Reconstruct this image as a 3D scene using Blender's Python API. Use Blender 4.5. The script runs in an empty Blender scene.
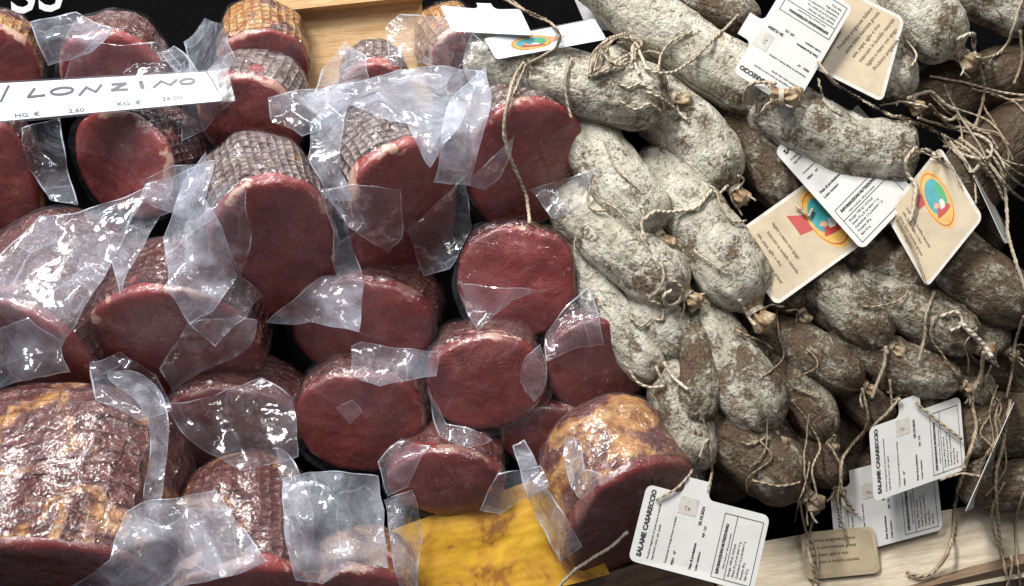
import bpy, bmesh, math, random
from mathutils import Vector, Matrix, noise
from mathutils.bvhtree import BVHTree
from mathutils.geometry import delaunay_2d_cdt
random.seed(7)
PI = math.pi
sc = bpy.context.scene
COL = sc.collection
# ------------------------------------------------------------------ frame of the display
# The goods lie on a sloping stand; U is one reference unit (about 0.77 mm).
U = 0.000774
F = 1098.0            # focal length in units of picture width/1024
D0 = 1098.0
CAM = Vector((0.0, -0.62, 1.62))
ROT = Matrix.Rotation(math.radians(46), 3, 'X')

def base_e(py): return 60.0*(py-293.0)/293.0
def L3(px, py, e):
    dep = D0 - e - base_e(py)
    return Vector(((px-512.0)/F*dep, -(py-293.0)/F*dep, -dep))
def W(v): return CAM + (ROT @ v)*U
def to_px(v):
    return (512+v.x/(-v.z)*F, 293-v.y/(-v.z)*F)

# ------------------------------------------------------------------ object helpers
def link(o): COL.objects.link(o); return o
def thing(name, label, cat, at, group=None, kind=None):
    o = link(bpy.data.objects.new(name, None)); o.empty_display_size = 0.02
    o.location = W(at)
    o['label'] = label; o['category'] = cat
    if group: o['group'] = group
    if kind: o['kind'] = kind
    return o
ALLV, ALLP = [], []
BVH = [None]
def solid(vs, fs):
    n = len(ALLV); ALLV.extend(vs)
    ALLP.extend([tuple(i+n for i in f) for f in fs]); BVH[0] = None
def hit(px, py, maxd=None):
    if BVH[0] is None: BVH[0] = BVHTree.FromPolygons(ALLV, ALLP)
    d = Vector(((px-512)/F, -(py-293)/F, -1.0)); n = d.normalized()
    r = BVH[0].ray_cast(Vector((0,0,0)), n)
    if r[0] is None: return 5000.0
    return -r[0].z
def mesh(name, vs, fs, mats, parent=None, uv=None, mi=None, smooth=True, register=False, color=None):
    """vs are in stand units; the object sits at its parent's place."""
    org = parent.location if parent else Vector((0,0,0))
    if parent is not None and parent.parent is not None:
        org = parent.parent.location
    me = bpy.data.meshes.new(name)
    me.from_pydata([W(v)-org for v in vs], [], fs)
    if not isinstance(mats, (list, tuple)): mats = [mats]
    for m in mats: me.materials.append(m)
    if uv is not None:
        l = me.uv_layers.new(name='UVMap')
        for p in me.polygons:
            for li in p.loop_indices:
                l.data[li].uv = uv[me.loops[li].vertex_index]
    if mi is not None:
        for p, k in zip(me.polygons, mi): p.material_index = k
    if smooth:
        for p in me.polygons: p.use_smooth = True
    me.update()
    o = link(bpy.data.objects.new(name, me))
    if parent: o.parent = parent
    if color: o.color = color
    if register: solid(vs, fs)
    return o

# ------------------------------------------------------------------ materials
def newmat(name):
    m = bpy.data.materials.new(name); m.use_nodes = True
    nt = m.node_tree; nt.nodes.clear()
    out = nt.nodes.new('ShaderNodeOutputMaterial')
    return m, nt, out
class NT:
    def __init__(s, nt): s.nt = nt
    def n(s, t, **kw):
        x = s.nt.nodes.new(t)
        for k, v in kw.items():
            if k.startswith('i_'):
                key = k[2:].replace('_', ' ')
                x.inputs[key].default_value = v
            else: setattr(x, k, v)
        return x
    def l(s, a, b): s.nt.links.new(a, b)
    def noise(s, vec, px, detail=4, rough=0.55, dist=0.0):
        x = s.n('ShaderNodeTexNoise'); x.inputs['Scale'].default_value = 1/(px*U)
        x.inputs['Detail'].default_value = detail; x.inputs['Roughness'].default_value = rough
        x.inputs['Distortion'].default_value = dist
        s.l(vec, x.inputs['Vector']); return x.outputs['Fac']
    def voro(s, vec, px, feature='F1', rnd=1.0):
        x = s.n('ShaderNodeTexVoronoi', feature=feature); x.inputs['Scale'].default_value = 1/(px*U)
        x.inputs['Randomness'].default_value = rnd
        s.l(vec, x.inputs['Vector']); return x
    def ramp(s, fac, stops, interp='LINEAR'):
        x = s.n('ShaderNodeValToRGB'); cr = x.color_ramp; cr.interpolation = interp
        while len(cr.elements) > 1: cr.elements.remove(cr.elements[-1])
        cr.elements[0].position = stops[0][0]; c = stops[0][1]
        cr.elements[0].color = (c, c, c, 1) if isinstance(c, (int, float)) else (*c, 1)
        for p, c in stops[1:]:
            e = cr.elements.new(p); e.color = (c, c, c, 1) if isinstance(c, (int, float)) else (*c, 1)
        s.l(fac, x.inputs['Fac']); return x.outputs['Color']
    def math(s, op, a, b=None, clamp=False):
        x = s.n('ShaderNodeMath', operation=op, use_clamp=clamp)
        for i, v in enumerate((a, b)):
            if v is None: continue
            if isinstance(v, (int, float)): x.inputs[i].default_value = v
            else: s.l(v, x.inputs[i])
        return x.outputs[0]
    def mix(s, fac, a, b, blend='MIX'):
        x = s.n('ShaderNodeMix', data_type='RGBA', blend_type=blend)
        for sock, v in ((x.inputs[0], fac), (x.inputs[6], a), (x.inputs[7], b)):
            if isinstance(v, (int, float)): sock.default_value = v
            elif isinstance(v, tuple): sock.default_value = (*v, 1)
            else: s.l(v, sock)
        return x.outputs[2]
    def bump(s, h, dist_px, strength=1.0, normal=None):
        x = s.n('ShaderNodeBump'); x.inputs['Distance'].default_value = dist_px*U
        x.inputs['Strength'].default_value = strength
        s.l(h, x.inputs['Height'])
        if normal is not None: s.l(normal, x.inputs['Normal'])
        return x.outputs['Normal']
    def objvec(s):
        tc = s.n('ShaderNodeTexCoord'); oi = s.n('ShaderNodeObjectInfo')
        c = s.n('ShaderNodeVectorMath', operation='MULTIPLY_ADD')
        s.l(oi.outputs['Random'], c.inputs[0]); c.inputs[1].default_value = (3, 5, 7)
        s.l(tc.outputs['Object'], c.inputs[2])
        return c.outputs[0]
    def tone(s):
        oi = s.n('ShaderNodeObjectInfo'); sp = s.n('ShaderNodeSeparateColor')
        s.l(oi.outputs['Color'], sp.inputs[0]); return sp.outputs[0], sp.outputs[1], sp.outputs[2]
    def uv(s):
        tc = s.n('ShaderNodeTexCoord'); sp = s.n('ShaderNodeSeparateXYZ')
        s.l(tc.outputs['UV'], sp.inputs[0]); return sp.outputs[0], sp.outputs[1], tc.outputs['UV']

def mat_salami():
    m, nt, out = newmat('moldy_casing'); N = NT(nt); v = N.objvec(); R, G, B = N.tone()
    big = N.noise(v, 34, 3, 0.6); mid = N.noise(v, 11, 5, 0.65, 0.6); fine = N.noise(v, 3.2, 4, 0.7)
    brown = N.mix(N.ramp(big, [(0.35, 0.0), (0.65, 1.0)]), (0.16, 0.10, 0.06), (0.26, 0.19, 0.12))
    brown = N.mix(N.ramp(mid, [(0.45, 0.0), (0.75, 1.0)]), brown, (0.13, 0.068, 0.042))
    mold = N.mix(N.ramp(N.noise(v, 20, 4), [(0.35, 0.0), (0.7, 1.0)]), (0.71, 0.68, 0.58), (0.45, 0.41, 0.31))
    mold = N.mix(N.ramp(G, [(0.60, 1.0), (0.92, 0.0)]), mold, N.mix(N.ramp(mid, [(0.35, 0.0), (0.65, 1.0)]), (0.27, 0.22, 0.14), (0.66, 0.61, 0.48)))
    k = N.math('ADD', N.math('MULTIPLY', big, 1.9), N.math('MULTIPLY', mid, 1.25))
    k = N.math('ADD', k, N.math('MULTIPLY', N.math('SUBTRACT', fine, 0.5), 1.25)); k = N.math('ADD', k, 0.375)
    k = N.math('ADD', k, N.math('MULTIPLY', N.math('SUBTRACT', R, 0.5), 0.95))
    mask = N.ramp(k, [(0.0, 0.0), (0.46, 0.04), (0.56, 0.85), (1.0, 1.0)]) if False else None
    k2 = N.math('SUBTRACT', k, 1.52)
    mask = N.ramp(k2, [(0.28, 0.03), (0.40, 0.50), (0.53, 0.97)])
    col = N.mix(mask, brown, mold)
    # small pits and dark specks
    sp = N.ramp(N.noise(v, 6.5, 5, 0.7, 1.2), [(0.57, 0.0), (0.64, 1.0)])
    spm = N.math('MULTIPLY', sp, N.ramp(N.noise(v, 16, 2), [(0.44, 0.0), (0.56, 0.9)]))
    col = N.mix(spm, col, (0.12, 0.075, 0.05))
    pk = N.math('MULTIPLY', N.ramp(N.noise(v, 15, 4, 0.6, 0.5), [(0.60, 0.0), (0.68, 0.8)]), N.ramp(N.noise(v, 50, 2), [(0.45, 0.0), (0.6, 1.0)]))
    col = N.mix(pk, col, (0.24, 0.12, 0.08))
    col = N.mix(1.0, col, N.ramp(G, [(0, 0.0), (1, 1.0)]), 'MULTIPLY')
    cr = N.voro(v, 13, 'DISTANCE_TO_EDGE'); crack = N.ramp(cr.outputs['Distance'], [(0.0, 0.0), (0.10, 1.0)])
    ux, uy, uvv = N.uv(); cmb = N.n('ShaderNodeCombineXYZ')
    N.l(N.math('MULTIPLY', N.math('ABSOLUTE', N.math('SUBTRACT', ux, 0.5)), 26.0), cmb.inputs[0]); N.l(N.math('MULTIPLY', uy, 0.035), cmb.inputs[1]); N.l(R, cmb.inputs[2])
    rg = N.n('ShaderNodeTexNoise'); rg.inputs['Scale'].default_value = 1.0; rg.inputs['Detail'].default_value = 4; rg.inputs['Distortion'].default_value = 0.4; N.l(cmb.outputs[0], rg.inputs['Vector'])
    ridge = rg.outputs['Fac']
    col = N.mix(N.math('MULTIPLY', N.ramp(ridge, [(0.30, 1.0), (0.48, 0.0)]), N.ramp(R, [(0.2, 0.55), (0.85, 0.30)])), col, (0.11, 0.07, 0.042))
    h = N.math('ADD', N.math('MULTIPLY', mid, 1.1), N.math('MULTIPLY', fine, 0.5))
    h = N.math('ADD', h, N.math('MULTIPLY', ridge, N.ramp(R, [(0.2, 1.8), (0.85, 1.1)])))
    h = N.math('ADD', h, N.math('MULTIPLY', crack, 0.10))
    h = N.math('ADD', h, N.math('MULTIPLY', mask, 0.22)); h = N.math('SUBTRACT', h, N.math('MULTIPLY', spm, 0.30))
    p = N.n('ShaderNodeBsdfPrincipled'); N.l(col, p.inputs['Base Color'])
    N.l(N.ramp(mask, [(0, 0.55), (1, 0.9)]), p.inputs['Roughness'])
    p.inputs['Specular IOR Level'].default_value = 0.3
    N.l(N.bump(h, 5.0, 0.9), p.inputs['Normal']); N.l(p.outputs[0], out.inputs[0]); return m

def mat_nub():
    m, nt, out = newmat('dry_casing_end'); N = NT(nt); v = N.objvec()
    a = N.noise(v, 9, 4)
    col = N.ramp(a, [(0.3, (0.17, 0.09, 0.045)), (0.5, (0.34, 0.23, 0.13)), (0.7, (0.55, 0.47, 0.33))])
    R, G, B = N.tone(); col = N.mix(1.0, col, N.ramp(G, [(0, 0.0), (1, 1.0)]), 'MULTIPLY')
    p = N.n('ShaderNodeBsdfPrincipled', i_Roughness=0.5); N.l(col, p.inputs['Base Color'])
    N.l(N.bump(N.noise(v, 4, 4), 3, 0.8), p.inputs['Normal']); N.l(p.outputs[0], out.inputs[0]); return m

def mat_twine():
    m, nt, out = newmat('jute_twine'); N = NT(nt); v = N.objvec(); x, y, uvv = N.uv(); R, G, B = N.tone()
    a = N.noise(v, 14, 4)
    c1 = N.ramp(a, [(0.3, (0.60, 0.50, 0.37)), (0.7, (0.80, 0.75, 0.63))])
    c2 = N.ramp(a, [(0.3, (0.26, 0.17, 0.09)), (0.7, (0.45, 0.33, 0.20))])
    col = N.mix(R, c2, c1)
    w = N.math('SINE', N.math('ADD', N.math('MULTIPLY', y, 0.9), N.math('MULTIPLY', x, 12.56)))
    col = N.mix(N.ramp(w, [(0.0, 0.28), (0.5, 0.0)]), col, (0.20, 0.14, 0.08))  # shade in the grooves of the twist, put into the colour
    p = N.n('ShaderNodeBsdfPrincipled', i_Roughness=0.8); N.l(col, p.inputs['Base Color'])
    N.l(N.bump(w, 0.7, 0.8), p.inputs['Normal']); N.l(p.outputs[0], out.inputs[0]); return m

def mat_meat():
    m, nt, out = newmat('cured_meat'); N = NT(nt); v = N.objvec(); x, y, uvv = N.uv(); R, G, B = N.tone()
    a = N.noise(v, 55, 3, 0.5, 0.8); b = N.noise(v, 14, 5, 0.65); f = N.noise(v, 3.0, 3, 0.7)
    col = N.ramp(a, [(0.30, (0.14, 0.015, 0.014)), (0.50, (0.225, 0.028, 0.025)), (0.70, (0.32, 0.058, 0.048))])
    col = N.mix(N.ramp(b, [(0.45, 0.0), (0.8, 0.6)]), col, (0.36, 0.095, 0.085))
    g2 = N.noise(v, 5.5, 5, 0.75, 0.8); col = N.mix(N.ramp(g2, [(0.58, 0.0), (0.74, 0.22)]), col, (0.42, 0.17, 0.14))
    mb = N.ramp(N.noise(v, 38, 6, 0.62, 3.5), [(0.475, 0.0), (0.50, 0.35), (0.525, 0.0)]); col = N.mix(N.math('MULTIPLY', mb, N.ramp(N.noise(v, 70, 1), [(0.45, 0.0), (0.6, 1.0)])), col, (0.52, 0.25, 0.20))
    col = N.mix(N.ramp(f, [(0.35, 0.10), (0.6, 0.0)]), col, (0.13, 0.012, 0.016))
    # faint pale sinew lines
    vo = N.voro(v, 60, 'DISTANCE_TO_EDGE'); ln = N.ramp(N.noise(v, 45, 2, 0.5, 3.0), [(0.488, 0.0), (0.50, 0.30), (0.512, 0.0)])
    ln = N.math('MULTIPLY', ln, N.ramp(N.noise(v, 40, 2), [(0.45, 0.0), (0.6, 1.0)]))
    col = N.mix(ln, col, (0.55, 0.27, 0.23))
    # fat rim: x holds the radius fraction (over 1 on the side wall)
    rn = N.math('ADD', x, N.math('MULTIPLY', N.math('SUBTRACT', N.noise(v, 26, 4, 0.6), 0.5), 0.55))
    rim = N.ramp(N.math('SUBTRACT', rn, 0.1), [(0.84, 0.0), (0.87, 1.0)])
    fatsel = N.ramp(N.noise(v, 44, 3, 0.6), [(0.53, 0.0), (0.57, 1.0)])
    fat = N.math('MULTIPLY', N.math('MULTIPLY', rim, fatsel), G)
    col = N.mix(fat, col, N.mix(b, (0.62, 0.35, 0.27), (0.70, 0.56, 0.42)))
    dk = N.ramp(rn, [(0.86, 0.0), (0.98, 0.6)])
    col = N.mix(N.math('MULTIPLY', dk, 0.4), col, (0.30, 0.012, 0.012))
    col = N.mix(1.0, col, N.ramp(R, [(0, 0.10), (1, 1.0)]), 'MULTIPLY')  # per-loin brightness: weaker light on the lower loins is painted in here
    p = N.n('ShaderNodeBsdfPrincipled', i_Roughness=0.42); N.l(col, p.inputs['Base Color'])
    p.inputs['Coat Weight'].default_value = 0.55; p.inputs['Coat Roughness'].default_value = 0.22
    wr = N.ramp(N.noise(v, 30, 3, 0.5, 2.5), [(0.44, 0.0), (0.5, 1.0), (0.56, 0.0)])
    h = N.math('ADD', N.math('MULTIPLY', b, 0.6), N.math('MULTIPLY', wr, 0.12))
    nb = N.bump(h, 2.5, 0.7); N.l(nb, p.inputs['Normal'])
    N.l(N.bump(N.noise(v, 22, 3, 0.5, 1.5), 6, 0.6), p.inputs['Coat Normal'])
    N.l(p.outputs[0], out.inputs[0]); return m

def mat_casing():
    """film-wrapped rind of a cured loin, pressed into squares by its netting"""
    m, nt, out = newmat('netted_rind'); N = NT(nt); v = N.objvec(); x, y, uvv = N.uv(); R, G, B = N.tone()
    wob = N.math('MULTIPLY', N.math('SUBTRACT', N.noise(v, 30, 4), 0.5), 3.4)
    a = N.math('ABSOLUTE', N.math('SINE', N.math('ADD', N.math('MULTIPLY', x, 0.26), wob)))
    b = N.math('ABSOLUTE', N.math('SINE', N.math('ADD', N.math('MULTIPLY', y, 0.31), wob)))
    cell = N.math('POWER', N.math('MULTIPLY', a, b), 0.5)          # 0 at the strings, 1 in the pillow
    net = N.math('MULTIPLY', cell, B)
    big = N.noise(v, 40, 4, 0.6, 0.5); mid = N.noise(v, 12, 5, 0.65); fine = N.noise(v, 4, 3, 0.6)
    rind = N.ramp(mid, [(0.3, (0.045, 0.012, 0.012)), (0.48, (0.11, 0.030, 0.026)), (0.60, (0.15, 0.052, 0.040)), (0.75, (0.24, 0.14, 0.11))])
    white = N.ramp(mid, [(0.35, (0.13, 0.075, 0.065)), (0.55, (0.27, 0.21, 0.19)), (0.7, (0.46, 0.41, 0.37))])
    tan = N.ramp(mid, [(0.3, (0.26, 0.09, 0.03)), (0.5, (0.46, 0.22, 0.07)), (0.72, (0.62, 0.42, 0.20))])
    wk = N.math('ADD', N.math('SUBTRACT', N.math('ADD', N.math('MULTIPLY', big, 0.8), N.math('MULTIPLY', fine, 0.35)), 0.5), N.math('MULTIPLY', N.math('SUBTRACT', R, 0.5), 0.9))
    col = N.mix(N.ramp(wk, [(0.0, 0.0), (0.22, 1.0)]), rind, white)
    tk = N.math('ADD', N.math('SUBTRACT', N.noise(v, 46, 4, 0.62, 0.8), 0.55), N.math('MULTIPLY', N.math('SUBTRACT', G, 0.5), 0.75))
    col = N.mix(N.ramp(tk, [(0.0, 0.0), (0.12, 1.0)]), col, tan)
    line = N.math('MULTIPLY', N.ramp(cell, [(0.14, 1.0), (0.46, 0.0)]), N.math('MULTIPLY', B, N.ramp(N.noise(v, 24, 3), [(0.35, 0.25), (0.65, 1.0)])), True)
    col = N.mix(N.math('MULTIPLY', line, 0.5), col, (0.07, 0.045, 0.04))
    p = N.n('ShaderNodeBsdfPrincipled', i_Roughness=0.5); N.l(col, p.inputs['Base Color'])
    h = N.math('ADD', N.math('MULTIPLY', net, 1.0), N.math('ADD', N.math('MULTIPLY', mid, 1.0), N.math('MULTIPLY', fine, 0.35)))
    N.l(N.bump(h, 5, 0.9), p.inputs['Normal'])
    # tight glossy film: its own crisper wrinkles
    p.inputs['Specular IOR Level'].default_value = 0.2; p.inputs['Coat Weight'].default_value = 0.8; p.inputs['Coat Roughness'].default_value = 0.05; p.inputs['Coat IOR'].default_value = 1.55
    cr = N.voro(v, 16, 'SMOOTH_F1'); fh = N.math('ADD', N.math('MULTIPLY', net, 1.0), N.math('MULTIPLY', N.noise(v, 9, 2, 0.4, 1.0), 1.3))
    fh = N.math('ADD', fh, N.math('MULTIPLY', cr.outputs['Distance'], 0.8)); fh = N.math('ADD', fh, N.math('MULTIPLY', N.noise(v, 3.5, 2, 0.5, 0.5), 0.16))
    N.l(N.bump(fh, 6.5, 1.0), p.inputs['Coat Normal'])
    N.l(p.outputs[0], out.inputs[0]); return m

def mat_film(name, base, amp, tint=(0.78, 0.83, 0.96), bmp=0.55, refl=0.17, cellamt=0.09, finew=0.0):
    m, nt, out = newmat(name); N = NT(nt); v = N.objvec()
    cloud = N.noise(v, 38, 4, 0.6, 1.0); cr = N.noise(v, 16, 3, 0.5, 2.2)
    fac = N.math('ADD', base, N.math('MULTIPLY', N.ramp(cloud, [(0.42, 0.0), (0.70, 1.0)]), amp))
    ridge = N.ramp(cr, [(0.46, 0.0), (0.495, 1.0), (0.53, 0.0)])
    fac = N.math('ADD', fac, N.math('MULTIPLY', ridge, cellamt), True)
    w = N.n('ShaderNodeVectorMath', operation='ADD'); wn = N.n('ShaderNodeTexNoise'); wn.inputs['Scale'].default_value = 1/(70*U); N.l(v, wn.inputs['Vector'])
    ws = N.n('ShaderNodeVectorMath', operation='SCALE'); N.l(wn.outputs['Color'], ws.inputs[0]); ws.inputs['Scale'].default_value = 22*U
    N.l(v, w.inputs[0]); N.l(ws.outputs[0], w.inputs[1])
    vc = N.voro(w.outputs[0], 62); sp_ = N.n('ShaderNodeSeparateColor'); N.l(vc.outputs['Color'], sp_.inputs[0])
    dbl = N.ramp(sp_.outputs[0], [(0.0, 0.0), (0.52, 0.0), (0.54, 0.55), (0.8, 1.0)])
    ve = N.voro(w.outputs[0], 62, 'DISTANCE_TO_EDGE'); ln = N.ramp(ve.outputs['Distance'], [(0.0, 1.0), (0.012, 0.5), (0.022, 0.0)])
    ln = N.math('MULTIPLY', ln, N.ramp(N.noise(v, 30, 2), [(0.40, 0.0), (0.6, 1.0)]))
    fac = N.math('ADD', fac, N.math('ADD', N.math('MULTIPLY', dbl, cellamt), N.math('MULTIPLY', ln, cellamt*2.2)), True)
    at = N.n('ShaderNodeAttribute', attribute_name='cling'); fac = N.math('MULTIPLY', fac, N.math('SUBTRACT', 1.0, at.outputs['Fac']), True)
    d = N.n('ShaderNodeBsdfDiffuse'); d.inputs[0].default_value = (*tint, 1)
    t = N.n('ShaderNodeBsdfTranslucent'); t.inputs[0].default_value = (*tint, 1)
    dt = N.n('ShaderNodeMixShader'); dt.inputs[0].default_value = 0.45; N.l(d.outputs[0], dt.inputs[1]); N.l(t.outputs[0], dt.inputs[2])
    tr = N.n('ShaderNodeBsdfTransparent'); tr.inputs[0].default_value = (0.97, 0.975, 0.985, 1)
    m1 = N.n('ShaderNodeMixShader'); N.l(fac, m1.inputs[0]); N.l(tr.outputs[0], m1.inputs[1]); N.l(dt.outputs[0], m1.inputs[2])
    g = N.n('ShaderNodeBsdfGlossy'); g.inputs['Roughness'].default_value = 0.13; g.inputs[0].default_value = (1, 1, 1, 1)
    nb = N.bump(N.math('ADD', N.math('MULTIPLY', N.noise(v, 14, 2, 0.4, 1.0), 0.6), N.math('ADD', N.math('MULTIPLY', N.noise(v, 40, 2, 0.4, 1.5), 2.0), N.math('MULTIPLY', N.noise(v, 6, 2, 0.5, 0.8), finew))), 2.4, bmp)
    N.l(nb, g.inputs['Normal'])
    fr = N.n('ShaderNodeFresnel'); fr.inputs[0].default_value = 1.5; N.l(nb, fr.inputs['Normal'])
    ff = N.math('MINIMUM', fr.outputs[0], refl)
    m2 = N.n('ShaderNodeMixShader'); N.l(ff, m2.inputs[0]); N.l(m1.outputs[0], m2.inputs[1]); N.l(g.outputs[0], m2.inputs[2])
    N.l(m2.outputs[0], out.inputs[0]); return m

def mat_card(name, colr, rough=0.35, mott=0.08):
    m, nt, out = newmat(name); N = NT(nt); v = N.objvec()
    a = N.noise(v, 30, 5, 0.65)
    col = N.mix(N.ramp(a, [(0.4, 0.0), (0.8, 1.0)]), colr, tuple(c*(1-2.4*mott) for c in colr))
    p = N.n('ShaderNodeBsdfPrincipled', i_Roughness=rough); N.l(col, p.inputs['Base Color'])
    N.l(N.bump(N.noise(v, 60, 2), 3, 0.4), p.inputs['Normal']); N.l(p.outputs[0], out.inputs[0]); return m
def mat_plain(name, colr, rough=0.6):
    m, nt, out = newmat(name); N = NT(nt); v = N.objvec()
    a = N.noise(v, 8, 3)
    p = N.n('ShaderNodeBsdfPrincipled', i_Roughness=rough)
    if name == 'black_cloth_and_gap_shade': p.inputs['Specular IOR Level'].default_value = 0.05
    N.l(N.mix(N.ramp(a, [(0.3, 0.0), (0.7, 1.0)]), colr, tuple(c*0.75 for c in colr)), p.inputs['Base Color']); N.l(p.outputs[0], out.inputs[0]); return m
def mat_wood(name, c1, c2, rough=0.55):
    m, nt, out = newmat(name); N = NT(nt); tc = N.n('ShaderNodeTexCoord')
    mp = N.n('ShaderNodeMapping'); mp.inputs['Scale'].default_value = (0.12, 1.0, 1.0); N.l(tc.outputs['UV'], mp.inputs['Vector'])
    n1 = N.n('ShaderNodeTexNoise'); n1.inputs['Scale'].default_value = 0.11; n1.inputs['Detail'].default_value = 6; n1.inputs['Distortion'].default_value = 0.6
    N.l(mp.outputs[0], n1.inputs['Vector'])
    n2 = N.n('ShaderNodeTexNoise'); n2.inputs['Scale'].default_value = 0.6; n2.inputs['Detail'].default_value = 4; N.l(mp.outputs[0], n2.inputs['Vector'])
    a = N.math('ADD', N.math('MULTIPLY', n1.outputs['Fac'], 0.7), N.math('MULTIPLY', n2.outputs['Fac'], 0.3))
    col = N.mix(N.ramp(a, [(0.38, 0.0), (0.62, 1.0)]), c1, c2)
    st = N.noise(N.objvec(), 50, 5, 0.65); col = N.mix(N.ramp(st, [(0.5, 0.0), (0.8, 0.5)]), col, tuple(c*0.45 for c in c1))
    p = N.n('ShaderNodeBsdfPrincipled', i_Roughness=rough); N.l(col, p.inputs['Base Color'])
    N.l(N.bump(a, 3, 0.5), p.inputs['Normal']); N.l(p.outputs[0], out.inputs[0]); return m
def mat_yellow():
    m, nt, out = newmat('yellow_paper'); N = NT(nt); v = N.objvec()
    a = N.noise(v, 60, 8, 0.68, 0.8); b = N.noise(v, 16, 4, 0.6)
    col = N.ramp(a, [(0.36, (0.20, 0.075, 0.010)), (0.455, (0.36, 0.15, 0.012)), (0.48, (0.48, 0.24, 0.014)), (0.60, (0.62, 0.34, 0.014)), (0.75, (0.68, 0.46, 0.035))])
    p = N.n('ShaderNodeBsdfPrincipled', i_Roughness=0.7); N.l(col, p.inputs['Base Color'])
    N.l(N.bump(N.math('ADD', N.math('MULTIPLY', N.noise(v, 30, 2), 0.3), N.math('MULTIPLY', b, 0.12)), 8, 0.5), p.inputs['Normal']); N.l(p.outputs[0], out.inputs[0]); return m

M = dict(salami=mat_salami(), nub=mat_nub(), twine=mat_twine(), meat=mat_meat(), casing=mat_casing(),
         film=mat_film('vacuum_film', 0.04, 0.13), edge=mat_film('film_seal_gleam', 0.50, 0.3),
         milky=mat_film('milky_film', 0.11, 0.30, cellamt=0.12), 
         white=mat_card('white_card', (0.62, 0.62, 0.60), 0.4, 0.05), cream=mat_card('cream_card', (0.47, 0.38, 0.25), 0.35, 0.14),
         border=mat_plain('card_border', (0.58, 0.56, 0.50), 0.35),
         ink=mat_plain('black_ink', (0.035, 0.035, 0.04)), sepia=mat_plain('brown_ink', (0.085, 0.05, 0.03)),
         gold=mat_plain('gold_ink', (0.62, 0.36, 0.07), 0.4), teal=mat_plain('teal_ink', (0.03, 0.30, 0.33), 0.4),
         red=mat_plain('red_ink', (0.42, 0.03, 0.02), 0.4), skin=mat_plain('buff_ink', (0.62, 0.33, 0.22), 0.4), green=mat_plain('green_ink', (0.05, 0.33, 0.12), 0.4),
         wood=mat_wood('pine_wood', (0.50, 0.29, 0.12), (0.66, 0.44, 0.22)), palewood=mat_wood('pale_wood', (0.44, 0.36, 0.25), (0.66, 0.58, 0.44)),
         darkwood=mat_wood('brown_wood', (0.12, 0.07, 0.04), (0.24, 0.16, 0.10)),
         black=mat_plain('black_cloth_and_gap_shade', (0.003, 0.003, 0.0035), 1.0), yellow=mat_yellow(), letter=mat_plain('white_letter_print', (0.6, 0.6, 0.62), 0.5),
         plastic=mat_card('white_plastic', (0.62, 0.66, 0.70), 0.3, 0.03), sleeve=mat_film('sleeve_film', 0.03, 0.03, bmp=0.10, refl=0.06, cellamt=0.0), skin_film=mat_film('tight_film', 0.0, 0.018, bmp=0.9, refl=0.036, cellamt=0.022, finew=0.6), frost=mat_film('frosted_film', 0.24, 0.36, cellamt=0.14), marker=mat_plain('marker_ink', (0.02, 0.02, 0.035), 0.4))

def nz(v, sc_, seed=0.0):
    return noise.noise(Vector((v.x/sc_+seed, v.y/sc_-seed*1.7, v.z/sc_+seed*0.6)))

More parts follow.
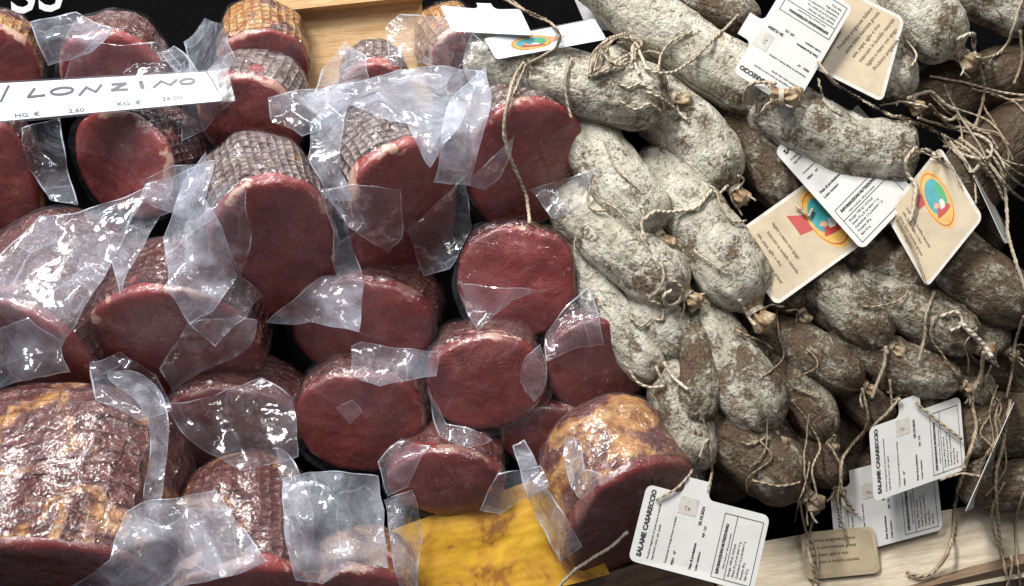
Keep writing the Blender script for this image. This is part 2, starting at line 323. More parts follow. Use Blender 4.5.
# ------------------------------------------------------------------ cured loins
LOINS = {}
def make_loin(key, label, cx, cy, ru, ry, dirx, diry, L, e=0.0, roll=0.0, tone=(0.5, 0.3, 1.0), meat=(1.0, 0.8), sq=2.3, cell=1.35,
              start=9.0, back=0.55, name='cured_loin', bumpy=1.0, facebulge=5.0, seed=None):
    seed = seed if seed is not None else (hash_(key) % 97)*1.37
    C = L3(cx, cy, e)
    A = Vector((dirx, diry, -1.0)).normalized()
    cosv = abs(A.z); Ux = Vector((1, 0, 0)); Ux = (Ux - A*Ux.dot(A)).normalized(); Vx = A.cross(Ux); Vx = Vx if Vx.y > 0 else -Vx
    rv = ry/max(0.45, cosv)
    cr, sr = math.cos(roll), math.sin(roll)
    root = thing(name, label, 'cured loin', C + A*L*0.5 - Vx*rv*0.9, 'vacuum packed cured loin halves')
    NS = 112
    def rad(th):
        c, s = math.cos(th), math.sin(th)
        q = (abs(c)**sq + abs(s)**sq)**(-1/sq)
        w = 1 + 0.045*noise.noise(Vector((c*1.3+seed, s*1.3, seed))) + 0.03*noise.noise(Vector((c*3+seed, s*3, 5)))
        a, b = ru*q*w*c, rv*q*w*s
        return a*cr - b*sr, a*sr + b*cr
    base = [rad(2*PI*k/NS) for k in range(NS)]
    def pt(k, f, s, off=0.0):
        a, b = base[k % NS]; l = math.hypot(a, b)
        g = f*(1 + off/max(l, 1))
        return C + Ux*(a*g) + Vx*(b*g) + A*s
    # cut face + first bit of side
    vs, uv, fs = [], [], []
    rows = []
    prof = [(0.0, 0.0)] + [(i/13*0.93, 0) for i in range(1, 14)]
    for f, _ in prof: rows.append((f, -facebulge*(1-f*f)*1.0 - 0.0))
    for f, s in ((0.965, 0.8), (0.985, 2.2), (1.0, 4.5), (1.003, 8), (1.003, 13), (1.0, 20), (0.99, 28)): rows.append((f, s))
    for i, (f, s) in enumerate(rows):
        for k in range(NS):
            p = pt(k, f, s)
            n_ = nz(p, 26, seed)*2.4*min(1, f*2) + nz(p, 9, seed)*0.5
            vs.append(p - A*n_*(1 if f < 0.95 else 0.4) ); uv.append((f if s < 3 else f+s*0.012, k/NS))
            if i:
                a = (i-1)*NS+k; b = (i-1)*NS+(k+1) % NS
                fs.append((a, b, b+NS, a+NS))
    face = mesh('cut_face', vs, fs, M['meat'], root, uv, register=True, color=(meat[0], meat[1], 0, 1))
    # rind
    vs, uv, fs = [], [], []
    NR = 46
    for i in range(NR+1):
        t = i/NR
        for k in range(NS):
            a, b = base[k]
            th = 2*PI*k/NS
            s0 = start*(1 + 0.55*noise.noise(Vector((math.cos(th)*1.6+seed, math.sin(th)*1.6, 9)))*1.6)
            s0 = max(3.0, s0)
            s = s0 + (L-s0)*(1-(1-t)**1.15)
            u = s/L
            if u > back:
                q = (u-back)/(1-back); f = math.sqrt(max(0, 1-q**2.4))**0.8
            else: f = 1.0
            f = max(f, 0.02)
            off = -0.6 if i == 0 else 1.6
            p = pt(k, f, s, off*f)
            r_ = (nz(p, 30, seed+3)*4.5 + nz(p, 12, seed)*1.8*bumpy)
            x_ = th*0.5*(ru+rv)
            pil = math.sqrt(abs(math.sin(x_*cell*0.26))*abs(math.sin(s*cell*0.31)))*1.0*tone[2]
            g = Vector((0, 0, 0)) + Ux*a + Vx*b; g.normalize()
            w = 0 if i == 0 else min(1, i/3)
            p = p + g*(r_+pil)*w*min(1, f*1.5)
            vs.append(p); uv.append((x_*cell, s*cell))
            if i:
                A0 = (i-1)*NS+k; B0 = (i-1)*NS+(k+1) % NS
                fs.append((A0, B0, B0+NS, A0+NS))
    n = len(vs); vs.append(C + A*(L+0.5)); uv.append((0, L))
    for k in range(NS): fs.append((NR*NS+k, NR*NS+(k+1) % NS, n))
    mesh('rind', vs, fs, M['casing'], root, uv, register=True, color=(*tone, 1))
    # the bag itself: a tight, creased sleeve of film round the whole piece
    vs, fs = [], []
    frnd = random.Random(hash_(key)); folds = []
    for q in range(9):
        an = frnd.uniform(0, PI); folds.append((math.cos(an), math.sin(an), frnd.uniform(-ru, ru), frnd.uniform(8, 30), frnd.uniform(0.4, 1.0)))
    rows = [(i/16, -facebulge*(1-(i/16)**2)) for i in range(1, 16)] + [(0.99, 1), (1.02, 4)] + [(1, 4+(L-4)*((i+1)/22)) for i in range(22)]
    for i, (f, s) in enumerate(rows):
        if s > L*back: q = (s/L-back)/(1-back); f = max(0.02, math.sqrt(max(0, 1-q**2.4))**0.8)
        for k in range(NS):
            aa, bb = base[k]; x, y = aa*f, bb*f
            fo = sum(w_*max(0, 1-abs(x*c1+y*c2-c0)/wd) for c1, c2, c0, wd, w_ in folds) if s < 5 else 0
            p = pt(k, f, s, 4.0*f if s > 3 else 0)
            g = Ux*aa + Vx*bb; g.normalize()
            if s > 3: p = p + g*(nz(p, 30, seed+3)*4.5 + nz(p, 14, seed+5)*2.2 + 0.8)
            vs.append(p - A*(3.2 + 2.2*fo*(1-f*0.5)) if s < 5 else p)
            if i: q0 = (i-1)*NS+k; q1 = (i-1)*NS+(k+1) % NS; fs.append((q0, q1, q1+NS, q0+NS))
    n = len(vs); vs.append(C - A*(facebulge+4)); vs.append(C + A*(L+3))
    lr = (len(rows)-1)*NS
    for k in range(NS): fs.append(((k+1) % NS, k, n)); fs.append((lr+k, lr+(k+1) % NS, n+1))
    mesh('vacuum_bag', vs, fs, M['skin_film'], root, register=True)
    LOINS[key] = dict(root=root, C=C, A=A, U=Ux, V=Vx, ru=ru, rv=rv, e=e, patches=[])
    return root
def hash_(s):
    h = 7
    for c in s: h = (h*31 + ord(c)) % 100003
    return h

# ------------------------------------------------------------------ film
def film_mesh(patches, parent, name='vacuum_bag', seed=1.0, cen=None):
    """each patch: dict(pts=[(px,py,lift)...], mat=0/2, fold=amp). lift is the height over what lies under it;
    the sheet never sinks below the goods."""
    VS, FS, MI = [], [], []
    for pi, pa in enumerate(patches):
        rnd = random.Random(int(seed*100)+pi*13)
        P = pa['pts']; n = len(P); fold = pa.get('fold', 5.0); mat = pa.get('mat', 0)
        # outline with slightly bowed edges
        out = []
        for i in range(n):
            a = P[i]; b = P[(i+1) % n]; l = math.hypot(b[0]-a[0], b[1]-a[1]); m = max(2, int(l/5))
            bow = rnd.uniform(-0.06, 0.06)*l*pa.get('bow', 1.0); ph = rnd.uniform(0, 6); wv = pa.get('wave', 0.8)
            nx, ny = -(b[1]-a[1])/max(l, 1), (b[0]-a[0])/max(l, 1)
            for j in range(m):
                t = j/m; w = bow*4*t*(1-t) + wv*math.sin(t*PI)*math.sin(t*l*0.14+ph)
                out.append((a[0]+(b[0]-a[0])*t+nx*w, a[1]+(b[1]-a[1])*t+ny*w, a[2]+(b[2]-a[2])*t))
        sm = pa.get('sm', 0.0)
        if sm > 0:
            nn_ = len(out); cur = out
            for it in range(int(10*sm)+1):
                cur = [tuple(0.25*cur[i-1][k]+0.5*cur[i][k]+0.25*cur[(i+1) % nn_][k] for k in range(3)) for i in range(nn_)]
            out = cur
        pts = [Vector((q[0], q[1])) for q in out]; no = len(pts)
        x0 = min(p.x for p in pts); x1 = max(p.x for p in pts); y0 = min(p.y for p in pts); y1 = max(p.y for p in pts)
        st = 4.0
        yy = y0+st/2
        def inside(x, y):
            c = False; j = no-1
            for i in range(no):
                if (pts[i].y > y) != (pts[j].y > y) and x < (pts[j].x-pts[i].x)*(y-pts[i].y)/(pts[j].y-pts[i].y)+pts[i].x: c = not c
                j = i
            return c
        while yy < y1:
            xx = x0+st/2
            while xx < x1:
                jx, jy = xx+rnd.uniform(-1, 1), yy+rnd.uniform(-1, 1)
                if inside(jx, jy) and min((p.x-jx)**2+(p.y-jy)**2 for p in pts) > 5: pts.append(Vector((jx, jy)))
                xx += st
            yy += st
        edges = [(i, (i+1) % no) for i in range(no)]
        r = delaunay_2d_cdt(pts, edges, [list(range(no))], 1, 0.01)
        rv, rf = r[0], r[2]
        # fold lines
        folds = []
        for q in range(pa.get('nf', 7)):
            an = rnd.uniform(0, PI); c = (rnd.uniform(x0, x1), rnd.uniform(y0, y1)); folds.append((math.cos(an), math.sin(an), c, rnd.uniform(12, 45), rnd.uniform(0.3, 1)))
        def ff(x, y):
            s = 0
            for (ax, ay, c, w, k) in folds:
                d = abs((x-c[0])*ax+(y-c[1])*ay)/w
                s += k*max(0, 1-d)
            return s
        base = len(VS)
        ref = [base_e(q[1]) for q in out]
        hs = {}
        # anchor depths: what is under each outline corner, plus its lift
        anch = []
        for q in P:
            h = hit(q[0], q[1]);  nb = [hit(q[0]+dx, q[1]+dy) for dx, dy in ((14, 0), (-14, 0), (0, 14), (0, -14))]
            h = min([h]+nb) if h > 4000 or h - min(nb) > 40 else h
            if h > 4000: h = D0 - base_e(q[1]) - (-20)
            if 'e' in pa: h = D0 - base_e(q[1]) - pa['e']
            anch.append((q[0], q[1], h - q[2]))
        hits = []
        for p in rv:
            ws = 0; dz = 0
            for (ax, ay, ad) in anch:
                w = 1/((p.x-ax)**2+(p.y-ay)**2+30)**1.3; ws += w; dz += w*ad
            dz /= ws
            h = hit(p.x, p.y)
            f = ff(p.x, p.y)
            dep = dz - fold*f + fold*0.8
            lim = h - 2.0 - 0.35*fold*f - pa.get('gap', 0)
            hits.append(min(dep, lim))
        # relax so that the sheet bridges gaps instead of draping like paint
        nb = [[] for _ in rv]
        for f in rf:
            for i in range(len(f)):
                a, b = f[i], f[(i+1) % len(f)]; nb[a].append(b); nb[b].append(a)
        dep = hits[:]
        for it in range(pa.get('relax', 5)):
            nd = dep[:]
            for i, l in enumerate(nb):
                if l: nd[i] = min(hits[i]+0.0, 0.4*dep[i]+0.6*sum(dep[j] for j in l)/len(l))
            dep = nd
        for p, d in zip(rv, dep):
            VS.append(Vector(((p.x-512)/F*d, -(p.y-293)/F*d, -d)))
        for f in rf:
            FS.append(tuple(base+i for i in f)); MI.append(mat)
        # heat-sealed lip: narrow ribbon on the edge, its bright gleam put into whiter film
        if pa.get('lip', True):
            ring = list(range(no)); 
            cx = sum(rv[i].x for i in ring)/no; cy = sum(rv[i].y for i in ring)/no
            b2 = len(VS); wl = pa.get('lipw', 1.1)
            for i in ring:
                p = rv[i]; q0 = rv[(i-1) % no]; q1 = rv[(i+1) % no]
                t = Vector((q1.x-q0.x, q1.y-q0.y)); t = t.normalized() if t.length > 0 else Vector((1, 0)); nn = Vector((-t.y, t.x))
                ww = wl*max(0.05, min(1.3, 0.45+1.5*noise.noise(Vector((p.x/22, p.y/22, pi*3.1+seed)))))
                for sgn, dd in ((-1, 0.0), (1, -0.8)):
                    q = p + nn*sgn*ww*0.6; d = dep[i]-0.5+dd
                    VS.append(Vector(((q.x-512)/F*d, -(q.y-293)/F*d, -d)))
            skip = pa.get('nolip', ())
            for i in range(no):
                j = (i+1) % no
                FS.append((b2+2*i, b2+2*j, b2+2*j+1, b2+2*i+1)); MI.append(1)
    ob = mesh(name, VS, FS, [M['film'], M['edge'], M['milky'], M['frost']], parent, None, MI)
    if cen:
        at = ob.data.attributes.new('cling', 'FLOAT', 'POINT')
        for i, q in enumerate(VS):
            x, y = to_px(q); d = math.hypot((x-cen[0])/cen[2], (y-cen[1])/cen[3])
            at.data[i].value = 0.7*max(0.0, min(1.0, (1.05-d)/0.45))
    return ob
def bag(key, *patches):
    LOINS[key]['patches'].extend(patches)
def patch(*pts, **kw):
    kw['pts'] = [p if len(p) == 3 else (p[0], p[1], 6.0) for p in pts]; return kw
def build_bags():
    for k, d in LOINS.items():
        gr = []
        for p in d['patches']:
            b = (min(q[0] for q in p['pts'])-2, min(q[1] for q in p['pts'])-2, max(q[0] for q in p['pts'])+2, max(q[1] for q in p['pts'])+2)
            tch = [g for g in gr if any(not (b[2] < c[0] or c[2] < b[0] or b[3] < c[1] or c[3] < b[1]) for c in g[1])]
            ng = ([p], [b])
            for g in tch: ng[0].extend(g[0]); ng[1].extend(g[1]); gr.remove(g)
            gr.append(ng)
        for g in gr: film_mesh(g[0], d['root'], 'bag_flap', seed=(hash_(k) % 89)*0.7, cen=(*to_px(d['C']), d['ru'], d['rv']*0.85))

# ------------------------------------------------------------------ curves
def catmull(P, per=8.0):
    out = []
    n = len(P)
    for i in range(n-1):
        p0 = P[max(i-1, 0)]; p1 = P[i]; p2 = P[i+1]; p3 = P[min(i+2, n-1)]
        m = max(2, int((p2-p1).length/per))
        for j in range(m):
            t = j/m; t2 = t*t; t3 = t2*t
            out.append(0.5*((2*p1)+(p2-p0)*t+(2*p0-5*p1+4*p2-p3)*t2+(3*p1-3*p2+p3-p0)*t3))
    out.append(P[-1].copy()); return out
def frames(C):
    T = []
    for i in range(len(C)):
        a = C[max(i-1, 0)]; b = C[min(i+1, len(C)-1)]; t = (b-a)
        T.append(t.normalized() if t.length > 1e-9 else Vector((1, 0, 0)))
    n = T[0].cross(Vector((0.1, 0.2, 1))).normalized(); out = []
    for t in T:
        n = (n - t*n.dot(t)); n.normalize(); out.append((t, n.copy(), t.cross(n)))
    return out
def tube(C, rf, NS, uvs=1.0):
    """closed tube data; rf(i,theta)->radius"""
    fr = frames(C); vs, fs, uv = [], [], []; acc = 0
    for i, c in enumerate(C):
        if i: acc += (C[i]-C[i-1]).length
        t, n, b = fr[i]
        for k in range(NS):
            th = 2*PI*k/NS; r = rf(i, th)
            vs.append(c + (n*math.cos(th)+b*math.sin(th))*r); uv.append((k/NS, acc))
            if i:
                a0 = (i-1)*NS+k; b0 = (i-1)*NS+(k+1) % NS; fs.append((a0, b0, b0+NS, a0+NS))
    m = len(vs); vs.append(C[0].copy()); uv.append((0, 0)); vs.append(C[-1].copy()); uv.append((0, acc))
    q = (len(C)-1)*NS
    for k in range(NS):
        fs.append(((k+1) % NS, k, m)); fs.append((q+k, q+(k+1) % NS, m+1))
    return vs, fs, uv

# ------------------------------------------------------------------ salami
SAL = {}
def make_salami(key, label, pts, R, mold=0.6, dark=1.0, ends=(None, 'knot'), e=0.0, lump=1.0, taper=(1.0, 1.3), name='salami', pow_=2.4, knob=1.0, ext=55):
    R *= 0.90 if dark > 0.84 else 0.86
    if taper == (1.0, 1.3) and dark < 0.84: taper = (1.0, 1.7)
    seed = (hash_(key) % 101)*0.83
    P = [L3(p[0], p[1], e + (p[2] if len(p) > 2 else 0)) for p in pts]
    if ext and key[0] != 'F':
        d0 = (P[0]-P[1]).normalized(); P.insert(0, P[0]+d0*ext+Vector((0, 0, -24)))
    C = catmull(P, 3.0)
    # resample evenly
    tot = sum((C[i]-C[i-1]).length for i in range(1, len(C)))
    NR = 84
    acc = [0]
    for i in range(1, len(C)): acc.append(acc[-1]+(C[i]-C[i-1]).length)
    def at(s):
        s = min(max(s, 0), tot)
        for i in range(1, len(C)):
            if acc[i] >= s:
                t = (s-acc[i-1])/max(1e-9, acc[i]-acc[i-1]); return C[i-1].lerp(C[i], t)
        return C[-1]
    # the path covers the body; denser rings at the ends
    ss = [tot*(0.5-0.5*math.cos(PI*i/NR)) for i in range(NR+1)]
    CC = [at(s) for s in ss]
    def prof(s):
        capl = R*0.95
        d0 = s; d1 = tot-s; f = 1.0
        for d, tp in ((d0, taper[0]), (d1, taper[1])):
            c = capl*tp
            if d < c:
                q = 1-d/c; f *= max(0.0, 1-q**pow_)**(1/2.1)
        return max(f, 0.05)
    bend = seed
    def rf(i, th):
        s = ss[i]; f = prof(s)
        p = CC[i]
        c_, s_ = math.cos(th), math.sin(th)
        q = Vector((c_*R, s_*R, s))
        r = R*f*(1 + 0.025*math.sin(s/47+seed)+0.012*math.sin(s/19+seed*2))
        r += lump*(nz(q, 34, seed)*1.9 + nz(q, 12, seed)*1.2 + nz(q, 4.5, seed)*0.7)*min(1, f*1.3)
        r += R*f*0.05*noise.noise(Vector((c_*2.6+seed, s_*2.6, s/55)))
        ed = min(s, tot-s)/R
        if ed < 1.1:  # gathers toward the tied end
            g = (1.1-ed)/1.1; r += R*f*(0.10*math.sin(th*8+seed+2*math.sin(th*2))+0.05*math.sin(th*14+seed*2))*g**1.3
        return max(r, 0.4)
    vs, fs, uv = tube(CC, rf, 60)
    mid = at(tot/2)
    down = ROT.inverted() @ Vector((0, 0, -1))
    root = thing(name, label, 'salami', mid + down*R, 'string tied moldy salamis')
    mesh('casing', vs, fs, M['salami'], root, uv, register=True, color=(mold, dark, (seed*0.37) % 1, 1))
    tdir = [(CC[0]-CC[6]).normalized(), (CC[-1]-CC[-7]).normalized()]
    endp = [CC[0], CC[-1]]
    SAL[key] = dict(root=root, R=R, ends=endp, dirs=tdir, dark=dark)
    for k in (0, 1):
        if ends[k]:
            nub(root, endp[k]-tdir[k]*4, tdir[k], R*0.29*knob, R*0.70*knob, seed+k, dark, ends[k])
    return root
def nub(root, p, d, r, L, seed, dark, kind):
    """gathered, dried end of the casing with turns of string round its neck"""
    side = Vector((noise.noise(Vector((seed, 1, 2))), noise.noise(Vector((seed, 5, 2))), 0.6))
    C = []
    n = 16
    for i in range(n+1):
        t = i/n; C.append(p + d*(t*L) + side*(t*t*L*0.45))
    def rf(i, th):
        t = i/n
        f = 1.25-0.75*math.sin(min(1, t/0.45)*PI/2) if t < 0.45 else 0.5+0.38*((t-0.45)/0.55)**0.8
        if t > 0.9: f *= 1-(t-0.9)*4
        return max(0.4, r*f*(1+(0.10+0.30*t)*math.sin(th*5+seed+t*3)+0.15*math.sin(th*9+seed)))
    vs, fs, uv = tube(C, rf, 40)
    mesh('tied_end', vs, fs, M['nub'], root, uv, register=True, color=(0.5, min(1, dark*1.1), 0, 1))
    # string turns
    V2, F2, UV2 = [], [], []
    fr = frames(C)
    for w in range(3):
        i = 5+w; t, nn, b = fr[i]; cc = C[i]
        ring = []
        for k in range(17):
            th = 2*PI*k/16; ring.append(cc + (nn*math.cos(th)+b*math.sin(th))*(r*0.62+1.0) + t*(0.8*math.sin(th+seed)))
        a, f, u = tube(ring, lambda i, th: 1.15, 6)
        o = len(V2); V2 += a; F2 += [tuple(x+o for x in q) for q in f]; UV2 += u
    # two short loose tails and a bow
    rnd = random.Random(int(seed*77))
    for w in range(rnd.choice((2, 3))):
        c0 = C[6]; q = [c0 + fr[6][1]*r*0.6*(1 if w else -1)]
        dirv = (d*rnd.uniform(-0.1, 0.9)+Vector((rnd.uniform(-1, 1), rnd.uniform(-1, 0.3), rnd.uniform(0.0, 0.5)))).normalized()
        for s in range(1, 5):
            q.append(q[-1]+dirv*rnd.uniform(4, 8)); dirv = (dirv+Vector((rnd.uniform(-.7, .7), rnd.uniform(-.9, .4), rnd.uniform(-.3, .2)))).normalized()
        cc = catmull(q, 2.5); a, f, u = tube(cc, lambda i, th: 1.05, 6)
        o = len(V2); V2 += a; F2 += [tuple(x+o for x in z) for z in f]; UV2 += u
    mesh('twine', V2, F2, M['twine'], root, UV2, color=(0.8 if dark > 0.8 else 0.45, 0, 0, 1))

# ------------------------------------------------------------------ loose twine (part of the salami it is tied to)
TW = {}
def string(key, pts, r=1.5, light=0.7, lift=2.0, wig=1.2):
    """pts (px,py[,lift]); lies on whatever is under it, bridging the gaps"""
    TW.setdefault(key, []).append((pts, r, light, lift, wig))
def string_data(pts, r, light, lift, wig, seed):
    Q = []
    for p in pts:
        h = min(hit(p[0]+a, p[1]+b) for a, b in ((0, 0), (5, 0), (-5, 0), (0, 5), (0, -5)))
        if h > 4000: h = D0-base_e(p[1])+30
        Q.append(Vector((p[0], p[1], h-(p[2] if len(p) > 2 else lift))))
    S = catmull(Q, 2.6); n = len(S)
    dep = []
    for i, q in enumerate(S):
        q.x += wig*noise.noise(Vector((i*0.16+seed, 0, 1))); q.y += wig*noise.noise(Vector((i*0.16+seed, 7, 3)))
        dep.append(min(q.z, hit(q.x, q.y)-r*0.7))
    lim = dep[:]
    for it in range(14):
        dep = [lim[i] if i in (0, n-1) else min(lim[i], 0.25*dep[i-1]+0.5*dep[i]+0.25*dep[i+1]) for i in range(n)]
    C = [Vector(((q.x-512)/F*d, -(q.y-293)/F*d, -d)) for q, d in zip(S, dep)]
    return tube(C, lambda i, th: 0.84*r*(1+0.18*noise.noise(Vector((i*0.5, seed, 0)))+0.10*math.sin(i*1.3)), 7)
def build_strings():
    for key, lst in TW.items():
        d = SAL.get(key) or LOINS.get(key) or TAGS.get(key)
        for j, (pts, r, light, lift, wig) in enumerate(lst):
            a, f, u = string_data(pts, r, light, lift, wig, j*3.1+(hash_(key) % 50))
            mesh('loose_twine', a, f, M['twine'], d['root'], u, color=(light, 0, 0, 1))

# ------------------------------------------------------------------ cards
TAGS = {}
def ray_at(px, py, d): return Vector(((px-512)/F*d, -(py-293)/F*d, -d))
def lift_prob(poly, z):
    pass
def E(*q):
    return tuple(D0-base_e(y)-e for y, e in q)
class Card:
    """a flat card: card coordinates (x to the right 0..w, y down 0..h) carried by three picture corners and their depths"""
    def __init__(s, O, X, Y, w, h, lifts=(4, 4, 4), depth=None):
        s.w, s.h = w, h
        # plane fitted so that it rests on what lies under it
        smp = []
        for i in range(7):
            for j in range(7):
                a, b = i/6, j/6
                px = O[0]+(X[0]-O[0])*a+(Y[0]-O[0])*b; py = O[1]+(X[1]-O[1])*a+(Y[1]-O[1])*b
                hh = hit(px, py)
                if hh < 4000: smp.append((a, b, hh))
        if depth is None:
            d0 = D0 - base_e((X[1]+Y[1])/2)
            pl = lambda a, b: 0
            base = [D0-base_e(q[1]) for q in (O, X, Y)]
            gx, gy = base[1]-base[0]+(lifts[1]-lifts[0])*-1, base[2]-base[0]-(lifts[2]-lifts[0])
            c = min((hh-(gx*a+gy*b) for a, b, hh in smp), default=base[0]) - lifts[0]
            dep = (c, c+gx, c+gy)
        else: dep = depth
        s.o = ray_at(*O, dep[0]); s.x = ray_at(*X, dep[1])-s.o; s.y = ray_at(*Y, dep[2])-s.o
        s.n = s.x.cross(s.y).normalized()
        if s.n.z < 0: s.n = -s.n
        s.O, s.X, s.Y = O, X, Y
    def px(s, x, y):
        ax, ay = s.X[0]-s.O[0], s.X[1]-s.O[1]; bx, by = s.Y[0]-s.O[0], s.Y[1]-s.O[1]; dx, dy = x-s.O[0], y-s.O[1]
        det = ax*by-ay*bx
        return ((dx*by-dy*bx)/det*s.w, (ax*dy-ay*dx)/det*s.h)
    def p(s, x, y, z=0.0, bend=0.0):
        a, b = x/s.w, y/s.h
        return s.o + s.x*a + s.y*b + s.n*(z + s.bendf(a, b))
    bend = 0.0
    def bendf(s, a, b): return s.bend*4*(a-0.5)**2 - s.bend*0.4
def rrect(w, h, r, seg=5):
    pts = []
    for cx, cy, a0 in ((w-r, r, -90), (w-r, h-r, 0), (r, h-r, 90), (r, r, 180)):
        for i in range(seg+1):
            a = math.radians(a0+90*i/seg); pts.append((cx+r*math.cos(a), cy+r*math.sin(a)))
    return pts
def tag_outline(w, h, r, tab=(0.30, 0.50), th=17):
    """landscape card with rounded corners and a hanging tab on its top edge, a scooped notch on each side of it"""
    x0, x1 = w*tab[0], w*tab[1]; pts = []
    def arc(cx, cy, rr, a0, a1, n=5):
        for i in range(n+1):
            a = math.radians(a0+(a1-a0)*i/n); pts.append((cx+rr*math.cos(a), cy+rr*math.sin(a)))
    arc(r, r, r, 180, 270)
    arc(x0-7, -6, 6, 90, 0); pts.append((x0-1, -th)); pts.append((x1+1, -th)); arc(x1+7, -6, 6, 180, 90)
    arc(w-r, r, r, -90, 0); arc(w-r, h-r, r, 0, 90); arc(r, h-r, r, 90, 180)
    return pts
def flat(card, outline, z, mat, parent, name, thick=0.0, grid=None):
    pts = [Vector((x, y)) for x, y in outline]; no = len(pts)
    if grid:
        def inside(x, y):
            c = False; j = no-1
            for i in range(no):
                if (pts[i].y > y) != (pts[j].y > y) and x < (pts[j].x-pts[i].x)*(y-pts[i].y)/(pts[j].y-pts[i].y)+pts[i].x: c = not c
                j = i
            return c
        xs = [p.x for p in pts[:no]]; ys = [p.y for p in pts[:no]]; q = []
        y = min(ys)
        while y < max(ys):
            x = min(xs)
            while x < max(xs):
                if inside(x, y) and min((p.x-x)**2+(p.y-y)**2 for p in pts[:no]) > 3: q.append(Vector((x, y)))
                x += grid
            y += grid
        pts = pts+q
    r = delaunay_2d_cdt(pts, [(i, (i+1) % no) for i in range(no)], [list(range(no))], 1, 0.001)
    vs = [card.p(p.x, p.y, z) for p in r[0]]; fs = [tuple(f) for f in r[2]]
    if thick:
        n = len(vs); vs += [card.p(p.x, p.y, z-thick) for p in r[0]]
        fs += [tuple(reversed([i+n for i in f])) for f in r[2]]
        fs += [(i, (i+1) % no, (i+1) % no+n, i+n) for i in range(no)]
    return vs, fs
def text_geo(card, s, x, y, size, ang=0.0, z=0.35, bold=0.0, align='LEFT', sx=1.0):
    cu = bpy.data.curves.new('t', 'FONT'); cu.body = s; cu.size = size; cu.offset = bold; cu.align_x = align; cu.align_y = 'CENTER'; cu.resolution_u = 2
    ob = bpy.data.objects.new('t', cu); COL.objects.link(ob)
    dg = bpy.context.evaluated_depsgraph_get(); me = bpy.data.meshes.new_from_object(ob.evaluated_get(dg))
    ca, sa = math.cos(ang), math.sin(ang)
    vs = []
    for v in me.vertices:
        u, w = v.co.x*sx, -v.co.y
        vs.append(card.p(x+u*ca-w*sa, y+u*sa+w*ca, z))
    fs = [tuple(p.vertices) for p in me.polygons]
    bpy.data.objects.remove(ob); bpy.data.meshes.remove(me); bpy.data.curves.remove(cu)
    return vs, fs
def join(lst):
    V2, F2 = [], []
    for v, f in lst:
        o = len(V2); V2 += v; F2 += [tuple(i+o for i in q) for q in f]
    return V2, F2
def strokes(card, lines, wd, z=0.4):
    out = []
    for ln in lines:
        for (x0, y0), (x1, y1) in zip(ln[:-1], ln[1:]):
            l = math.hypot(x1-x0, y1-y0); 
            if l < 1e-6: continue
            ux, uy = (x1-x0)/l, (y1-y0)/l; nx, ny = -uy*wd/2, ux*wd/2; ex, ey = ux*wd*0.35, uy*wd*0.35
            q = [(x0-ex+nx, y0-ey+ny), (x1+ex+nx, y1+ey+ny), (x1+ex-nx, y1+ey-ny), (x0-ex-nx, y0-ey-ny)]
            out.append(([card.p(a, b, z) for a, b in q], [(0, 1, 2, 3)])); z += 0.0007
    return join(out)
def card_back(key, label, card, outline, mat, group='paper labels tied to the salamis', name='label_tag', cat='label', reg=True):
    root = thing(name, label, cat, card.p(card.w/2, card.h, 0), group)
    v, f = flat(card, outline, 0, mat, root, 'card', 0.5, grid=12)
    mesh('card', v, f, mat, root, smooth=False, register=reg)
    TAGS[key] = dict(root=root, card=card)
    return root
GREEK1 = 'Ingredienti: carne suina, sale, spezie, aromi'
def white_tag(key, label, O, X, Y, lifts=(4, 4, 4), bend=0.0, tab=(0.30, 0.49), th=17, ink=True, es=None):
    c = Card(O, X, Y, 127.0, 75.0, lifts, depth=E((O[1], es[0]), (X[1], es[1]), (Y[1], es[2])) if es else None); c.bend = bend
    root = card_back(key, label, c, tag_outline(127, 75, 7, tab, th), M['white'])
    A = -PI/2
    T = []
    T.append(text_geo(c, 'SALAME CASARECCIO', 9, 69, 6.6, A, bold=0.32, sx=1.0))
    T.append(text_geo(c, 'Prodotto stagionato di carne suina al naturale', 18, 69, 2.9, A, bold=0.04))
    T.append(text_geo(c, 'Ingredienti: suino, sale, spezie', 22.5, 69, 2.9, A, bold=0.04))
    T.append(text_geo(c, 'Conservare in luogo fresco e asciutto', 36, 69, 3.0, A, bold=0.06))
    T.append(text_geo(c, 'PESO    N°', 43, 69, 3.1, A, bold=0.12))
    T.append(text_geo(c, 'Data di produzione', 61, 69, 3.3, A, bold=0.16))
    T.append(text_geo(c, '20.10.2024', 61, 26, 4.2, A, bold=0.16))
    T.append(text_geo(c, 'Lotto numero', 67, 69, 3.3, A, bold=0.12)); T.append(text_geo(c, 'RIF. 123', 67, 36, 3.3, A, bold=0.1))
    T.append(text_geo(c, 'INFORMAZIONI NUTRIZIONALI', 88, 66, 3.7, A, bold=0.22, sx=0.92))
    T.append(text_geo(c, 'Valori medi per 100 g di prodotto', 93, 60, 2.5, A, bold=0.04))
    for i, s in enumerate(('Energia 1700 kJ / 410 kcal', 'Grassi 32 g di cui saturi 11 g', 'Carboidrati 1,2 g zuccheri 1 g', 'Proteine 28 g', 'Sale 4,2 g')):
        T.append(text_geo(c, s, 99.5+i*4.2, 66, 3.0, A, bold=0.05))
    T.append(strokes(c, [[(83, 70), (83, 8), (122, 8), (122, 70), (83, 70)], [(96, 70), (96, 8)]], 0.55))
    v, f = join(T); mesh('printed_text', v, f, M['ink'], root, smooth=False)
    # square sticker embossed at the tab
    v, f = flat(c, [(x+36, y+2) for x, y in rrect(19, 17, 1.5)], 0.32, M['border'], root, 's', 0.3)
    st = mesh('small_sticker', v, f, M['border'], root, smooth=False)
    v, f = text_geo(c, 'C4', 42, 12, 5, 0.3, z=0.5); mesh('printed_text', v, f, M['sepia'], st, smooth=False)
    return root
